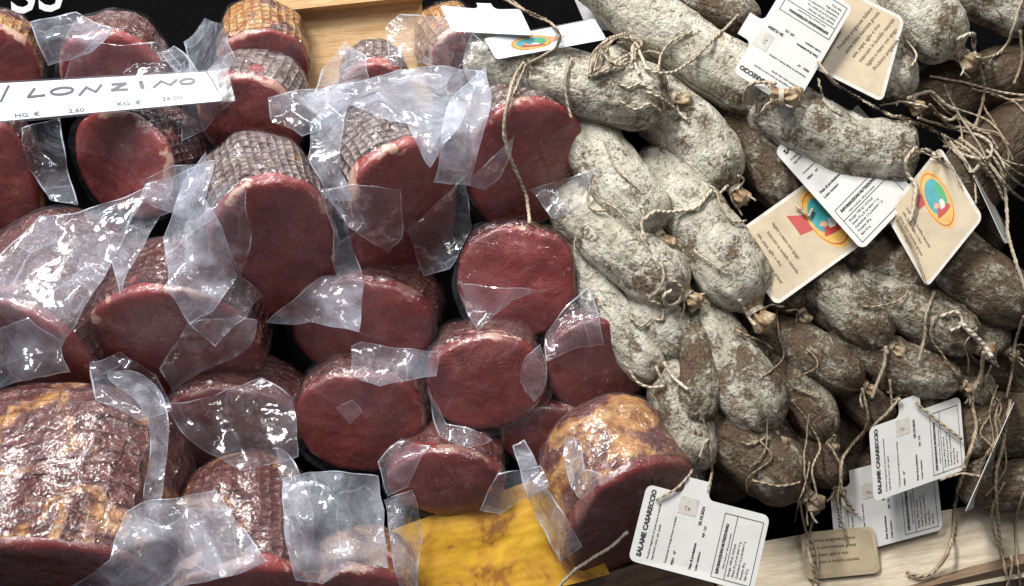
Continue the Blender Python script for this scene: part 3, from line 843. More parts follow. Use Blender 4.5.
def ell(cx, cy, rx, ry, rot=0.0, n=36, wob=0.0):
    out = []
    for i in range(n):
        a = 2*PI*i/n; x, y = rx*math.cos(a)*(1+wob*math.sin(3*a+1)), ry*math.sin(a)*(1+wob*math.cos(2*a))
        out.append((cx+x*math.cos(rot)-y*math.sin(rot), cy+x*math.sin(rot)+y*math.cos(rot)))
    return out
def emblem(c, root, cx, cy, rx, ry):
    """oval badge: gold ring, blue-green ground, small buff figure shapes"""
    for nm, o, z, mt in (('emblem_ring', ell(cx, cy, rx, ry), 0.2, 'gold'), ('emblem_line', ell(cx, cy, rx*0.93, ry*0.90), 0.28, 'red'), ('emblem_band', ell(cx, cy, rx*0.90, ry*0.86), 0.36, 'gold'),
                         ('emblem_ground', ell(cx, cy-ry*0.08, rx*0.74, ry*0.60, 0), 0.46, 'teal'), ('emblem_meadow', ell(cx+rx*0.47, cy-ry*0.05, rx*0.24, ry*0.36), 0.54, 'green'),
                         ('emblem_hill', ell(cx-rx*0.05, cy+ry*0.38, rx*0.55, ry*0.16, 0.15, wob=0.2), 0.62, 'red'), ('emblem_shape', ell(cx+rx*0.12, cy+ry*0.22, rx*0.20, ry*0.18, 0.3, wob=0.25), 0.70, 'border'),
                         ('emblem_shape', ell(cx-rx*0.28, cy+ry*0.12, rx*0.22, ry*0.10, 0.7, wob=0.2), 0.70, 'skin')):
        v, f = flat(c, o, z, M[mt], root, nm); mesh(nm, v, f, M[mt], root, smooth=False)
def cream_tag(key, label, O, X, Y, w, h, lifts=(4, 4, 4), em=None, flag=None, lines=(), title=None, bend=0.0, es=None):
    """X runs along the printed lines' stacking direction"""
    c = Card(O, X, Y, w, h, lifts, depth=E((O[1], es[0]), (X[1], es[1]), (Y[1], es[2])) if es else None); c.bend = bend
    root = card_back(key, label, c, rrect(w, h, 7), M['border' if em or not lines and key != 'T9' else 'cream'])
    v, f = flat(c, [(x+3.5, y+3.5) for x, y in rrect(w-7, h-7, 4)], 0.12, M['cream'], root, 'p')
    mesh('printed_panel', v, f, M['cream'], root, smooth=False)
    T = []
    for (x, y, s, size) in lines: T.append(text_geo(c, s, x, y, size, PI/2 if not title == 'h' else 0, bold=0.05))
    if T: v, f = join(T); mesh('printed_text', v, f, M['sepia'], root, smooth=False)
    if flag: 
        v, f = flat(c, flag, 0.3, M['red'], root, 'f'); mesh('printed_ribbon', v, f, M['red'], root, smooth=False)
    if em: emblem(c, root, *em)
    return root

# ------------------------------------------------------------------ boards
def box(name, O, X, Y, depth, thick, mat, parent=None, register=True, mi=None):
    """board: three picture corners at given depths, thickness away from the viewer"""
    o = ray_at(*O, depth[0]); x = ray_at(*X, depth[1]); y = ray_at(*Y, depth[2]); z = x + (y-o)
    n = (x-o).cross(y-o).normalized(); n = n if n.z < 0 else -n
    lx = (x-o).length; ly = (y-o).length
    vs, uv, fs = [], [], []
    def quad(a, b, c, d, u, v):
        k = len(vs); vs.extend([a, b, c, d]); uv.extend([(0, 0), (u, 0), (u, v), (0, v)]); fs.append((k, k+1, k+2, k+3))
    t = n*thick
    quad(o, x, z, y, lx, ly); quad(o+t, x+t, z+t, y+t, lx, ly); quad(o, x, x+t, o+t, lx, thick); quad(y, z, z+t, y+t, lx, thick); quad(o, y, y+t, o+t, ly, thick); quad(x, z, z+t, x+t, ly, thick)
    bmv = mesh(name, vs, fs, mat, parent, uv, smooth=False, register=register)
    m = bmv.modifiers.new('b', 'BEVEL'); m.width = 1.2*U; m.segments = 2
    return bmv
def tagit(o, label, cat=None, group=None, kind=None):
    if label: o['label'] = label
    if cat: o['category'] = cat
    if group: o['group'] = group
    if kind: o['kind'] = kind
    return o

# =================================================================== THE PLACE
def sheet(name, corners, e, mat, n=24, wav=6.0, kind=None, label=None, cat=None):
    """a cloth or paper sheet over four picture corners (order: tl, tr, br, bl) at heights e"""
    vs, fs, uv = [], [], []
    for j in range(n+1):
        for i in range(n+1):
            a, b = i/n, j/n
            x = (corners[0][0]*(1-a)+corners[1][0]*a)*(1-b)+(corners[3][0]*(1-a)+corners[2][0]*a)*b
            y = (corners[0][1]*(1-a)+corners[1][1]*a)*(1-b)+(corners[3][1]*(1-a)+corners[2][1]*a)*b
            p = L3(x, y, e); p.z += wav*noise.noise(Vector((x/60, y/60, e*0.1))); vs.append(p); uv.append((x, y))
            if i and j: q = j*(n+1)+i; fs.append((q-n-2, q-n-1, q, q-1))
    return vs, fs, uv
v, f, u = sheet('g', [(-1500, -500), (2500, -500), (2500, 1300), (-1500, 1300)], -230, None, 30)
g = mesh('ground', v, f, M['black'], None, u); tagit(g, None, kind='structure')  # black sheet behind the heap, coloured to stand for deep shade in the gaps
solid(v, f)

# wooden crate side behind the loins, top left
t = thing('crate_board', 'warm yellow pine crate side standing behind the vacuum packed loins', 'crate side', L3(380, 80, -130))
dd = (D0+150, D0+150, D0+150)
box('board', (235, 14), (420, -6), (250, 130), dd, 14, M['wood'], t)
box('top_rail', (240, 3), (420, -16), (241, 15), (D0+128,)*3, 24, M['wood'], t)
# black banner behind, with two cropped white letters
t = thing('banner', 'black cloth banner with cropped white S letters hanging behind the stall', 'banner', L3(200, 60, -150))
v, f, u = sheet('b', [(-60, -120), (760, -120), (700, 110), (-60, 110)], -150, None, 30, 8)
mesh('cloth', v, f, M['black'], t, u, register=True)
cc = Card((6, -28), (106, -34), (10, 32), 100, 60, depth=(D0+190,)*3)
v, f = text_geo(cc, 'SS', 2, 24, 60, 0.0, z=3, bold=0.5, sx=1.0)
mesh('printed_letters', v, f, M['letter'], t, smooth=False)
# grey plastic panel leaning behind the salamis, top
t = thing('plastic_panel', 'pale grey plastic panel seen between the banner and the top salami', 'panel', L3(590, 20, -100))
box('panel', (566, -20), (610, -20), (588, 30), (D0+120,)*3, 3, M['letter'], t)
# pale rail of the crate, bottom right
t = thing('crate_rail', 'pale worn wooden crate rail under the hanging labels at bottom right', 'crate rail', L3(880, 560, -60))
dd = (D0-base_e(520)+48, D0-base_e(500)+58, D0-base_e(600)+30)
box('rail', (700, 552), (1075, 488), (742, 626), dd, 10, M['palewood'], t)
box('rail_front', (735, 634), (1085, 548), (745, 740), (dd[2]+2, dd[2]+8, dd[2]+70), 12, M['darkwood'], t)
# yellow paper on a slat
t = thing('paper_sheet', 'crinkled yellow paper sheet lying under the loins at the bottom', 'paper', L3(490, 560, -40))
vs, fs, uv = [], [], []
n = 44
Q = [(392, 530), (560, 470), (610, 574), (420, 622)]
for j in range(n+1):
    for i in range(n+1):
        a, b = i/n, j/n
        x = (Q[0][0]*(1-a)+Q[1][0]*a)*(1-b)+(Q[3][0]*(1-a)+Q[2][0]*a)*b; y = (Q[0][1]*(1-a)+Q[1][1]*a)*(1-b)+(Q[3][1]*(1-a)+Q[2][1]*a)*b
        p = L3(x, y, -36); q = Vector((x*0.4+y*0.25, y-x*-0.3, 0))
        p.z += 5*noise.noise(Vector((x/70, (y+0.3*x)/30, 3))) + 1.2*abs(noise.noise(Vector((x/40, (y+0.3*x)/9, 8))))
        vs.append(p); uv.append((x, y))
        if i and j: k = j*(n+1)+i; fs.append((k-n-2, k-n-1, k, k-1))
mesh('sheet', vs, fs, M['yellow'], t, uv, register=True)
t = thing('wooden_strip', 'dark brown wooden strip at the bottom edge beside the yellow paper', 'wood strip', L3(610, 580, -60))
box('plank', (500, 606), (700, 545), (516, 652), (D0-base_e(580)+52,)*3, 10, M['darkwood'], t)

# ---------------------------------------------------------------- loins: tone = (whiteness, tan fat, netting); meat also carries the lower loins' dimmer light
ml = make_loin
ml('L8', 'cured loin at the far left edge beside the black banner with a creamy fat rim', -4, 70, 42, 40, -0.3, 0.7, 70, -45, tone=(0.3, 0.6, 0.5), meat=(1.3, 1.0))
ml('L7', 'cured loin right behind the white price sign with rosy pink face', 112, 80, 54, 42, -0.1, 0.8, 80, -42, tone=(0.45, 0.45, 0.3), meat=(1.35, 0.7))
ml('L5', 'cured loin in front of the wooden crate side with pale netted rind', 266, 72, 47, 34, -0.28, 1.05, 92, -50, tone=(0.5, 0.72, 0.8), meat=(1.35, 0.6), start=6)
ml('L27', 'small grey netted cured loin under film behind the centre of the pile', 375, 92, 34, 26, -0.1, 0.9, 70, -55, tone=(0.7, 0.2, 1.0))
ml('L24', 'small cured loin with orange tan end touching the topmost tagged salami', 462, 66, 36, 30, -0.5, 0.9, 90, -52, tone=(0.6, 1.1, 0.8), meat=(1.2, 1.3))
ml('L9', 'cured loin at the left edge below the price sign, pale fat on right rim', -4, 182, 38, 54, -0.3, 0.6, 80, -20, tone=(0.4, 0.6, 0.5), meat=(1.25, 1.3))
ml('L6', 'wide cured loin just below the price sign with a dark diamond netted rind', 121, 165, 70, 46, 0.62, 0.40, 76, -12, tone=(0.35, 0.1, 1.3), meat=(1.0, 0.9), start=7)
ml('L4', 'bright red cured loin touching right end of the price sign', 248, 122, 54, 42, 0.12, 0.85, 80, -22, tone=(0.75, 0.35, 1.0), meat=(1.3, 0.7), start=8)
ml('L3', 'cured loin with twine dangling over its face beneath the topmost tagged salami', 528, 168, 61, 56, -0.40, 0.72, 100, 18, tone=(0.6, 0.5, 0.5), meat=(1.1, 1.0))
ml('L2', 'cured loin with long greyish netted rind and pointed clear flap at lower left', 406, 218, 57, 54, -0.78, 1.0, 128, 22, tone=(0.75, 0.35, 1.0), meat=(1.05, 1.0), start=14)
ml('L1', 'large cured loin at centre left, bright netted rind, film at left', 277, 254, 61, 60, -0.48, 0.90, 124, 36, tone=(0.7, 0.45, 1.0), meat=(0.92, 1.1), start=12)
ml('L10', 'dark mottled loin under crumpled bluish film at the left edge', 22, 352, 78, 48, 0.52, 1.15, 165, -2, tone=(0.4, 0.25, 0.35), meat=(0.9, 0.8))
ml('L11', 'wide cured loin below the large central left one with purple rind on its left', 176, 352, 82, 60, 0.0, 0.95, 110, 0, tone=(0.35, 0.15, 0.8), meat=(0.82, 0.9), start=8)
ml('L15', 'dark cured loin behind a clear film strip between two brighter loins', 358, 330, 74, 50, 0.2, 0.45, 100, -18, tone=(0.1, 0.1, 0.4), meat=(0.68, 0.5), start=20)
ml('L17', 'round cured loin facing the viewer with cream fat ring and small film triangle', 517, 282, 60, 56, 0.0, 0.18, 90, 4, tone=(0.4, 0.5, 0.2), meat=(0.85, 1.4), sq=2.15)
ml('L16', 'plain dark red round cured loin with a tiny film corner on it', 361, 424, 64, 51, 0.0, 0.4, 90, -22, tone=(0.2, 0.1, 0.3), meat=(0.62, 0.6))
ml('L18', 'round cured loin with a crumpled white film tuft on its right rim', 486, 384, 58, 47, 0.0, 0.35, 90, -2, tone=(0.3, 0.4, 0.3), meat=(0.82, 1.0), roll=0.15)
ml('L20', 'dark red cured loin against the narrow white salami, film flap over its top', 597, 366, 52, 46, -0.1, 0.35, 90, -14, tone=(0.2, 0.3, 0.3), meat=(0.66, 0.6))
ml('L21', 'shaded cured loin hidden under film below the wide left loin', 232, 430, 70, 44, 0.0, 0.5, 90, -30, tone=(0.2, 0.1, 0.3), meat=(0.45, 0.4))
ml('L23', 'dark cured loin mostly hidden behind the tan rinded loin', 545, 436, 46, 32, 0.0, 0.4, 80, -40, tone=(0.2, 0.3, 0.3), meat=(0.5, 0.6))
ml('L19', 'flat almond shaped cured loin resting on the yellow paper', 446, 484, 58, 35, 0.0, 0.45, 80, -12, tone=(0.2, 0.3, 0.3), meat=(0.68, 0.6), sq=1.9)
ml('L22', 'cured loin with a smooth tan orange rind above the bottom white label', 632, 520, 62, 54, -0.55, 0.98, 118, 6, tone=(-0.1, 0.62, 0.0), meat=(0.6, 0.3), start=10, roll=-0.3)
ml('L13', 'dark brown glossy rinded loin beside the big netted one at the bottom', 246, 606, 66, 44, -0.22, 1.15, 150, 22, tone=(-0.1, 0.5, 0.5), meat=(1.0, 1.0), start=10)
ml('L14', 'small loin at the bottom edge under a milky film flap', 362, 602, 46, 34, 0.0, 0.8, 70, 18, tone=(0.4, 0.7, 0.4), meat=(1.2, 1.0))
ml('L12', 'big loin in bottom left corner with square netted rind and yellow fat', 38, 594, 112, 60, 0.02, 1.25, 200, 48, tone=(0.1, 0.53, 0.9), meat=(0.62, 0.6), sq=2.8, start=9, cell=0.62)

# ---------------------------------------------------------------- salamis
s = make_salami
K = 'knot'
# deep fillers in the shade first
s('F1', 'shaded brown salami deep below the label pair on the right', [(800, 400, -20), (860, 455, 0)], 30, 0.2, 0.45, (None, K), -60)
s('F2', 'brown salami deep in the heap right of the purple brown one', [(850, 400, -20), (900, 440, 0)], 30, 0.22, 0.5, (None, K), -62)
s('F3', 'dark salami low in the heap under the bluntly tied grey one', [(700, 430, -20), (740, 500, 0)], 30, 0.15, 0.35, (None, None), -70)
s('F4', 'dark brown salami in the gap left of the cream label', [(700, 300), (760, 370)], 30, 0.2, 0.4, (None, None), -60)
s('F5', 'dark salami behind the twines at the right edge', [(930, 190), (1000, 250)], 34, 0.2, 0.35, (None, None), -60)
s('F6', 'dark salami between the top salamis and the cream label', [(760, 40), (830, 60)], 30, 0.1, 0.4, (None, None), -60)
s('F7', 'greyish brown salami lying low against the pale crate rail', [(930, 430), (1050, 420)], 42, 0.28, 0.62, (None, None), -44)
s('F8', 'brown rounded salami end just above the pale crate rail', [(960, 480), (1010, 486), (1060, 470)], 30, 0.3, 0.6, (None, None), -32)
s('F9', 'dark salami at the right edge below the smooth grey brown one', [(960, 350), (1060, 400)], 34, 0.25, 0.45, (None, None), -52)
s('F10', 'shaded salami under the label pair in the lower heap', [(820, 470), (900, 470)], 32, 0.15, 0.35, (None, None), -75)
# top right
s('S31', 'brown salami at the top edge behind the white label tab', [(640, -14), (700, 4), (760, 22)], 26, 0.4, 0.75, (None, None), -28)
s('S32', 'shaded brown salami beneath the top white label', [(690, 50), (752, 74)], 26, 0.3, 0.55, (None, None), -36)
s('S22', 'dark reddish brown salami at the right edge below the top corner one', [(960, 88), (1060, 60)], 40, 0.15, 0.55, (None, None), -38)
s('S23', 'large dark brown salami at the right edge behind crossing twines', [(960, 190), (1000, 150), (1060, 110)], 44, 0.18, 0.45, (None, None), -30)
s('S21', 'grey pink salami in the top right corner', [(940, -30), (985, -4), (1040, 20)], 32, 0.6, 0.85, (None, None), 4)
s('S19', 'pale white salami at the top right with a light knot on its right side', [(900, -14), (935, 30), (958, 52)], 39, 0.78, 1.0, (None, K), 12, lump=1.1)
s('S20', 'mottled grey salami between the small cream label and the pale top right one', [(862, 30), (884, 66), (908, 98)], 32, 0.68, 0.95, (None, K), 6, lump=1.3)
s('S2', 'white salami running from the top edge down to the top white label', [(612, -12), (650, 22), (700, 55), (772, 98)], 36, 0.80, 1.0, (None, K), 14)
s('S5', 'pale salami below the top white one with its tied end at lower right', [(640, 92, -14), (690, 134, 0), (732, 186, 6)], 38, 0.72, 0.98, (None, K), 0)
s('S9', 'brownish shaded salami between the pale one and the cream label', [(738, 120, -10), (765, 160), (792, 208)], 32, 0.35, 0.72, (None, K), -16)
s('S4', 'bright white salami with the twine bow across its lower end', [(574, 124, -20), (612, 174, 0), (656, 234, 10)], 36, 0.78, 1.0, (None, K), 8, pow_=3.0, ext=24)
s('S1', 'thick mottled salami lying under the oval badge label at top centre', [(466, 50, 0), (520, 66), (590, 88), (668, 100)], 37, 0.70, 0.97, (None, K), 34, pow_=3.2, ext=0)
s('S3', 'rough moldy salami with a blunt right end between two labels', [(756, 92), (800, 122), (850, 148), (916, 156)], 36, 0.64, 0.92, (None, None), 16, lump=1.7, pow_=3.2, ext=0, taper=(1, 1))
# middle
s('S7', 'narrow white salami lowest along the row of cut loins', [(582, 262, -20), (612, 314, 0), (660, 378, 4)], 27, 0.75, 0.93, (K, K), -14)
s('S7b', 'grey salami squeezed between two white ones with a fringed end', [(630, 300, -20), (660, 324), (690, 358)], 31, 0.70, 0.9, (None, K), -10)
s('S6', 'white salami with a ring of knotted twine on its blunt end', [(584, 212, -24), (626, 252, 0), (684, 294, 12)], 37, 0.74, 0.96, (None, K), 4, pow_=3.0, ext=14)
s('S8', 'pale stout salami with a thick white knot at its lower end', [(680, 196, -14), (716, 248, 0), (752, 306, 8)], 40, 0.72, 0.96, (None, K), 6, knob=1.15)
s('S26', 'small bulbous salami end with yellowish tie under the cream label', [(770, 280, -10), (800, 312, 4)], 29, 0.35, 0.7, (None, K), -10)
s('S10', 'mottled grey green salami with a pale folded tie hanging downward', [(700, 320, -24), (738, 378, 0), (770, 432, 4)], 38, 0.58, 0.85, (None, K), 0, lump=1.2)
s('S11', 'pointed red brown salami over the lowest stubby grey one', [(690, 330, -14), (700, 370, 0), (696, 424, 4)], 25, 0.42, 0.72, (None, K), 6, taper=(1, 1.8))
s('S12', 'stubby grey salami lying right above the bottom white label', [(678, 374, -10), (684, 420, 0), (690, 474, 0)], 35, 0.60, 0.85, (None, K), -14, pow_=3.2)
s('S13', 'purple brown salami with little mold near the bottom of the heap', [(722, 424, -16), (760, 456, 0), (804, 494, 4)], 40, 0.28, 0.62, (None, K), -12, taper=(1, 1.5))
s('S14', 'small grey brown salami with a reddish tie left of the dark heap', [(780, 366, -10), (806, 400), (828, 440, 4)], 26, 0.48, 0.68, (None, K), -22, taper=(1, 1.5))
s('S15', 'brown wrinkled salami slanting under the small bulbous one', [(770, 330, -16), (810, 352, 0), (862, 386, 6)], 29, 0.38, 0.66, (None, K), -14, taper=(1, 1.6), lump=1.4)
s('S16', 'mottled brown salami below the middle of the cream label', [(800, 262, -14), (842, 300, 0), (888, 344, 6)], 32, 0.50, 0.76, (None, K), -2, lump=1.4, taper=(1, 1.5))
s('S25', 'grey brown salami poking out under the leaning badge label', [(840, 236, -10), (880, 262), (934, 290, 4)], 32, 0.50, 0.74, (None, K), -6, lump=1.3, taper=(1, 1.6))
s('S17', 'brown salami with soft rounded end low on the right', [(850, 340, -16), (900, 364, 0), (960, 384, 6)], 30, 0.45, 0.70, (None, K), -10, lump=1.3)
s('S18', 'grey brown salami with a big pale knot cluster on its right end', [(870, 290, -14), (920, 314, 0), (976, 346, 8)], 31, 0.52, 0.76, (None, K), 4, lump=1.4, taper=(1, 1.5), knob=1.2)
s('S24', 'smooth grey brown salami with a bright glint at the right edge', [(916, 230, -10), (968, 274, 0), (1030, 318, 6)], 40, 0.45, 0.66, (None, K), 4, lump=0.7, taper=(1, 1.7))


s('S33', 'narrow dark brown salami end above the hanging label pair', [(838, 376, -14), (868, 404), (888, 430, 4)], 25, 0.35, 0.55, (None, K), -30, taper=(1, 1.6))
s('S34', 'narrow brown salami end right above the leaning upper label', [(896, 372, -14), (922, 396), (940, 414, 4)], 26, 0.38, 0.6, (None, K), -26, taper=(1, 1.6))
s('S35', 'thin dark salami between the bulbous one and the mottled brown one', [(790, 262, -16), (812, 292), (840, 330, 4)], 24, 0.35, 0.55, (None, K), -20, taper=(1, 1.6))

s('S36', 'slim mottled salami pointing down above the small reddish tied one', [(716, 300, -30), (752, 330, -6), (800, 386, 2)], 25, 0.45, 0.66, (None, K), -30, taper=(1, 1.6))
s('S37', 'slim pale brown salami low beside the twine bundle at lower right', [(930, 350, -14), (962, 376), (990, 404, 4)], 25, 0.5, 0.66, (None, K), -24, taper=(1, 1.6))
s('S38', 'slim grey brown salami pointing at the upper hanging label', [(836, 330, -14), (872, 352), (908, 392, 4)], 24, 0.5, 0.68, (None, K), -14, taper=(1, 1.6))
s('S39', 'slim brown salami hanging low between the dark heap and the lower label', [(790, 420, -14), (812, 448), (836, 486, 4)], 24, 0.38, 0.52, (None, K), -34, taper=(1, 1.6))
s('S40', 'short mottled salami nested beneath the leaning badge label at right', [(940, 296, -14), (972, 322), (1006, 350, 4)], 25, 0.5, 0.62, (None, K), -14, taper=(1, 1.6))
# ---------------------------------------------------------------- film of the bags
P = patch
bag('L8', P((30, 22), (76, 12), (112, 28), (92, 52), (48, 66), mat=2, fold=9, nf=9))
bag('L7', P((70, 60), (94, 42), (156, 42), (182, 66), (170, 88), (60, 90), fold=5), P((160, 52), (174, 46), (200, 74), (188, 84), mat=2, fold=3))
bag('L5', P((184, 42), (205, 18), (222, 24), (236, 60), (212, 84), (190, 70), mat=2, fold=9, nf=9))
bag('L9', P((22, 128), (60, 118), (78, 205), (50, 200), (30, 170), fold=5))
bag('L6', P((140, 180), (172, 166), (216, 160), (206, 196), (176, 214), (150, 204), mat=2, fold=9, nf=10), P((188, 86), (232, 78), (236, 98), (205, 130), (182, 140), fold=6))
bag('L4', P((268, 98), (330, 88), (352, 96), (344, 122), (302, 136), (272, 122), mat=2, fold=6))
bag('L27', P((322, 70), (345, 42), (366, 56), (372, 90), (345, 100), (310, 98), mat=2, fold=8))
bag('L24', P((386, 26), (400, 14), (440, 16), (470, 30), (496, 60), (460, 72), (420, 62), (392, 66), fold=9, nf=12))
bag('L2', P((300, 98), (345, 84), (398, 70), (440, 66), (484, 72), (470, 104), (446, 142), (430, 168), (408, 124), (350, 104), (322, 120), mat=3, fold=12, nf=16, relax=9),
    P((326, 104), (344, 118), (340, 170), (352, 200), (330, 200), (308, 158), (310, 124), mat=2, fold=5),
    P((322, 190), (352, 184), (400, 190), (402, 238), (388, 252), (350, 228), mat=0, sm=0, fold=9, nf=10),
    P((408, 230), (464, 176), (472, 226), (450, 268), (424, 276), fold=4))
bag('L3', P((450, 100), (486, 68), (492, 96), (478, 150), (470, 186), (434, 182), (442, 140), sm=0, mat=3, fold=7, nf=9), P((466, 184), (492, 158), (514, 136), (508, 160), (500, 178), (486, 190), mat=2, fold=6),
    P((530, 190), (594, 170), (580, 206), (552, 218), mat=2, fold=6))
bag('L1', P((206, 152), (182, 182), (163, 238), (168, 292), (190, 324), (214, 310), (238, 276), (222, 226), (204, 198), mat=3, fold=10, nf=12, bow=.5),
    P((203, 216), (240, 277), (252, 232), (246, 190), (214, 178), sm=0, fold=5), P((240, 276), (212, 312), (190, 324), (215, 346), (246, 318), (262, 296), sm=0, fold=6),
    P((266, 322), (322, 276), (364, 280), (359, 332), (310, 322), mat=2, sm=0, fold=10, nf=10), P((318, 186), (342, 212), (364, 282), (336, 276), (334, 232), fold=5, mat=0))
bag('L10', P((-10, 262), (40, 216), (90, 208), (150, 186), (118, 250), (88, 300), (60, 350), (-10, 372), mat=2, fold=12, nf=16), P((146, 184), (202, 164), (196, 196), (160, 216), (134, 262), (120, 296), (112, 262), mat=2, fold=10, nf=10),
    P((-10, 330), (28, 318), (60, 340), (70, 372), (30, 380), (-10, 392), mat=2, fold=6))
bag('L11', P((160, 369), (188, 322), (240, 316), (258, 320), (250, 346), (210, 368), (172, 392), mat=2, sm=0, fold=7), P((90, 362), (120, 352), (156, 376), (172, 410), (140, 420), (96, 400), mat=0, fold=6))
bag('L15', P((352, 346), (362, 342), (440, 352), (436, 376), (380, 386), (350, 374), mat=2, sm=0, fold=5))
bag('L16', P((336, 408), (352, 400), (362, 412), (350, 424), mat=2, sm=0, fold=2))
bag('L17', P((461, 284), (500, 288), (549, 290), (512, 300), (478, 330), (466, 312), mat=2, sm=0, fold=5, bow=.4))
bag('L18', P((526, 356), (540, 344), (546, 384), (534, 402), (520, 380), mat=2, fold=7, nf=9), P((428, 386), (446, 424), (492, 440), (468, 448), (440, 436), mat=0, fold=7))
bag('L20', P((546, 334), (590, 286), (604, 344), (566, 352), (546, 362), mat=0, sm=0, fold=5))
bag('L21', P((164, 404), (214, 396), (262, 378), (292, 398), (298, 456), (240, 470), (190, 440), mat=0, fold=8, nf=12))
bag('L19', P((378, 462), (402, 438), (430, 446), (408, 486), (388, 496), mat=0, fold=7), P((498, 474), (540, 466), (550, 486), (500, 514), (480, 510), mat=0, fold=6), P((384, 500), (412, 490), (424, 530), (418, 590), (400, 590), (390, 540), mat=2, fold=5))
bag('L22', P((513, 446), (524, 440), (548, 490), (582, 546), (560, 562), (534, 514), mat=2, sm=0, fold=5, bow=.4), P((566, 436), (580, 440), (584, 470), (606, 476), (580, 500), (566, 470), mat=2, fold=5, nf=6))
bag('L13', P((276, 448), (286, 452), (306, 490), (314, 540), (306, 570), (298, 520), mat=0, fold=5))
bag('L14', P((284, 478), (310, 472), (378, 476), (384, 510), (388, 568), (350, 564), (322, 584), (296, 580), mat=3, sm=0, e=46, relax=10, fold=9, nf=10))
bag('L12', P((100, 372), (140, 370), (162, 390), (169, 430), (160, 512), (140, 506), (152, 450), (142, 402), mat=2, sm=0.9, fold=5),
    P((126, 512), (150, 500), (216, 490), (240, 526), (264, 562), (190, 584), (140, 590), (60, 594), (110, 560), mat=3, sm=0, fold=10, nf=14))
build_bags()

# ---------------------------------------------------------------- labels
ct = cream_tag
LT = ('Prodotto artigianale italiano', 'carne suina macinata grossa', 'sale, pepe, aglio e vino', 'insaccato in budello naturale', 'legato a mano con spago')
ct('T3', 'cream label with oval badge and red ribbon, partly under a white label', (728, 238), (858, 146), (776, 306), 150, 82, em=(84, 40, 17, 34), flag=[(70, 26), (56, 16), (56, 40), (72, 44)],
   lines=[(8+i*8.5, 14+4*(i % 2), LT[i % 5], 4.4) for i in range(5)], es=(6, 10, 26))
white_tag('T4', 'white printed label tucked under the rough salami and over the cream label', (829, 99), (917, 193), (774, 151), es=(0, 30, 22), tab=(0.2, 0.4))
ct('T5', 'leaning cream label with whole oval badge, right of the white label', (885, 214), (940, 146), (927, 288), 88, 84, em=(56, 34, 15, 31), flag=[(44, 16), (34, 12), (34, 26), (45, 28)],
   lines=[(7+i*5.6, 14, LT[i], 4.0) for i in range(4)], es=(34, 44, 50))
ct('T2', 'small cream label with slanting brown lines behind the top white label', (826, -20), (905, 18), (802, 62), 84, 86, lines=[], es=(30, 42, 40))
c = TAGS['T2']['card']; T = []
for i in range(6):
    x0, y0 = c.px(838+i*7, 58+i*4-9); T.append(text_geo(c, LT[i % 5], x0, y0, 5.0, -0.95-0.25, bold=0.05))
v, f = join(T); mesh('printed_text', v, f, M['sepia'], TAGS['T2']['root'], smooth=False)
white_tag('T1', 'big upside down white label with rounded corners at the top, right of centre', (733, 72), (794, -30), (793, 110), es=(62, 64, 60))
white_tag('T6', 'white label with bold title lying at the bottom centre by the tan loin', (647, 484), (770, 516), (628, 560), (5, 5, 5), bend=1.5)
white_tag('T8', 'lower left white label of the overlapping pair hanging at the right', (830, 491), (936, 463), (836, 558), (6, 6, 2), tab=(0.2, 0.42))
white_tag('T7', 'upper right white label of the overlapping pair hanging at the right', (869, 428), (960, 396), (874, 502), (5, 5, 2), tab=(0.34, 0.56))
ct('T9', 'stained brownish label lying flat on the pale crate rail', (800, 533), (874, 526), (806, 580), 76, 46, lines=[], lifts=(1.5,)*3)
c = TAGS['T9']['card']; T = [text_geo(c, LT[i], 8, 9+i*7, 4.2, 0.0, bold=0.05) for i in range(4)]
v, f = join(T); mesh('printed_text', v, f, M['sepia'], TAGS['T9']['root'], smooth=False)
# white label with badge on the topmost salami
c = Card((484, 39), (594, 19), (496, 60), 118, 46, (2, 2, 2)); c.bend = 3
root = card_back('T12', 'bright white label with small oval badge lying on the topmost salami', c, rrect(118, 46, 4), M['plastic'])
emblem(c, root, 44, 24, 22, 15)
v, f = flat(c, [(64, 18), (82, 22), (64, 30)], 0.3, M['skin'], root, 'f'); mesh('printed_ribbon', v, f, M['skin'], root, smooth=False)
T = [text_geo(c, LT[i], 84+i*5.5, 40, 3.4, -PI/2, bold=0.0, sx=0.7) for i in range(5)] + [text_geo(c, LT[i+2], 6+i*4, 40, 3.0, -PI/2, sx=0.6) for i in range(3)]
v, f = join(T); mesh('printed_text', v, f, M['letter'], root, smooth=False)
c = Card((440, 6), (520, 10), (452, 32), 84, 40, (2, 2, 2)); c.bend = 4
root = card_back('T13', 'blank back of a bright white label behind the badge label at top centre', c, tag_outline(84, 40, 4, (0.5, 0.66), 9), M['plastic'])
# labels seen edge on
def edge_tag(key, label, O, Y, X, es):
    c = Card(O, X, Y, 70, 90, depth=E((O[1], es[0]), (X[1], es[2]), (Y[1], es[1]))); c.bend = 2
    card_back(key, label, c, rrect(70, 90, 6), M['white'])
edge_tag('T11', 'white label seen edge on at the right, behind crossing twines', (967, 164), (1004, 244), (975, 166), (44, 52, -16))
edge_tag('T10', 'white label seen edge on hanging over the pale crate rail', (1013, 402), (964, 512), (1019, 404), (12, 30, -50))

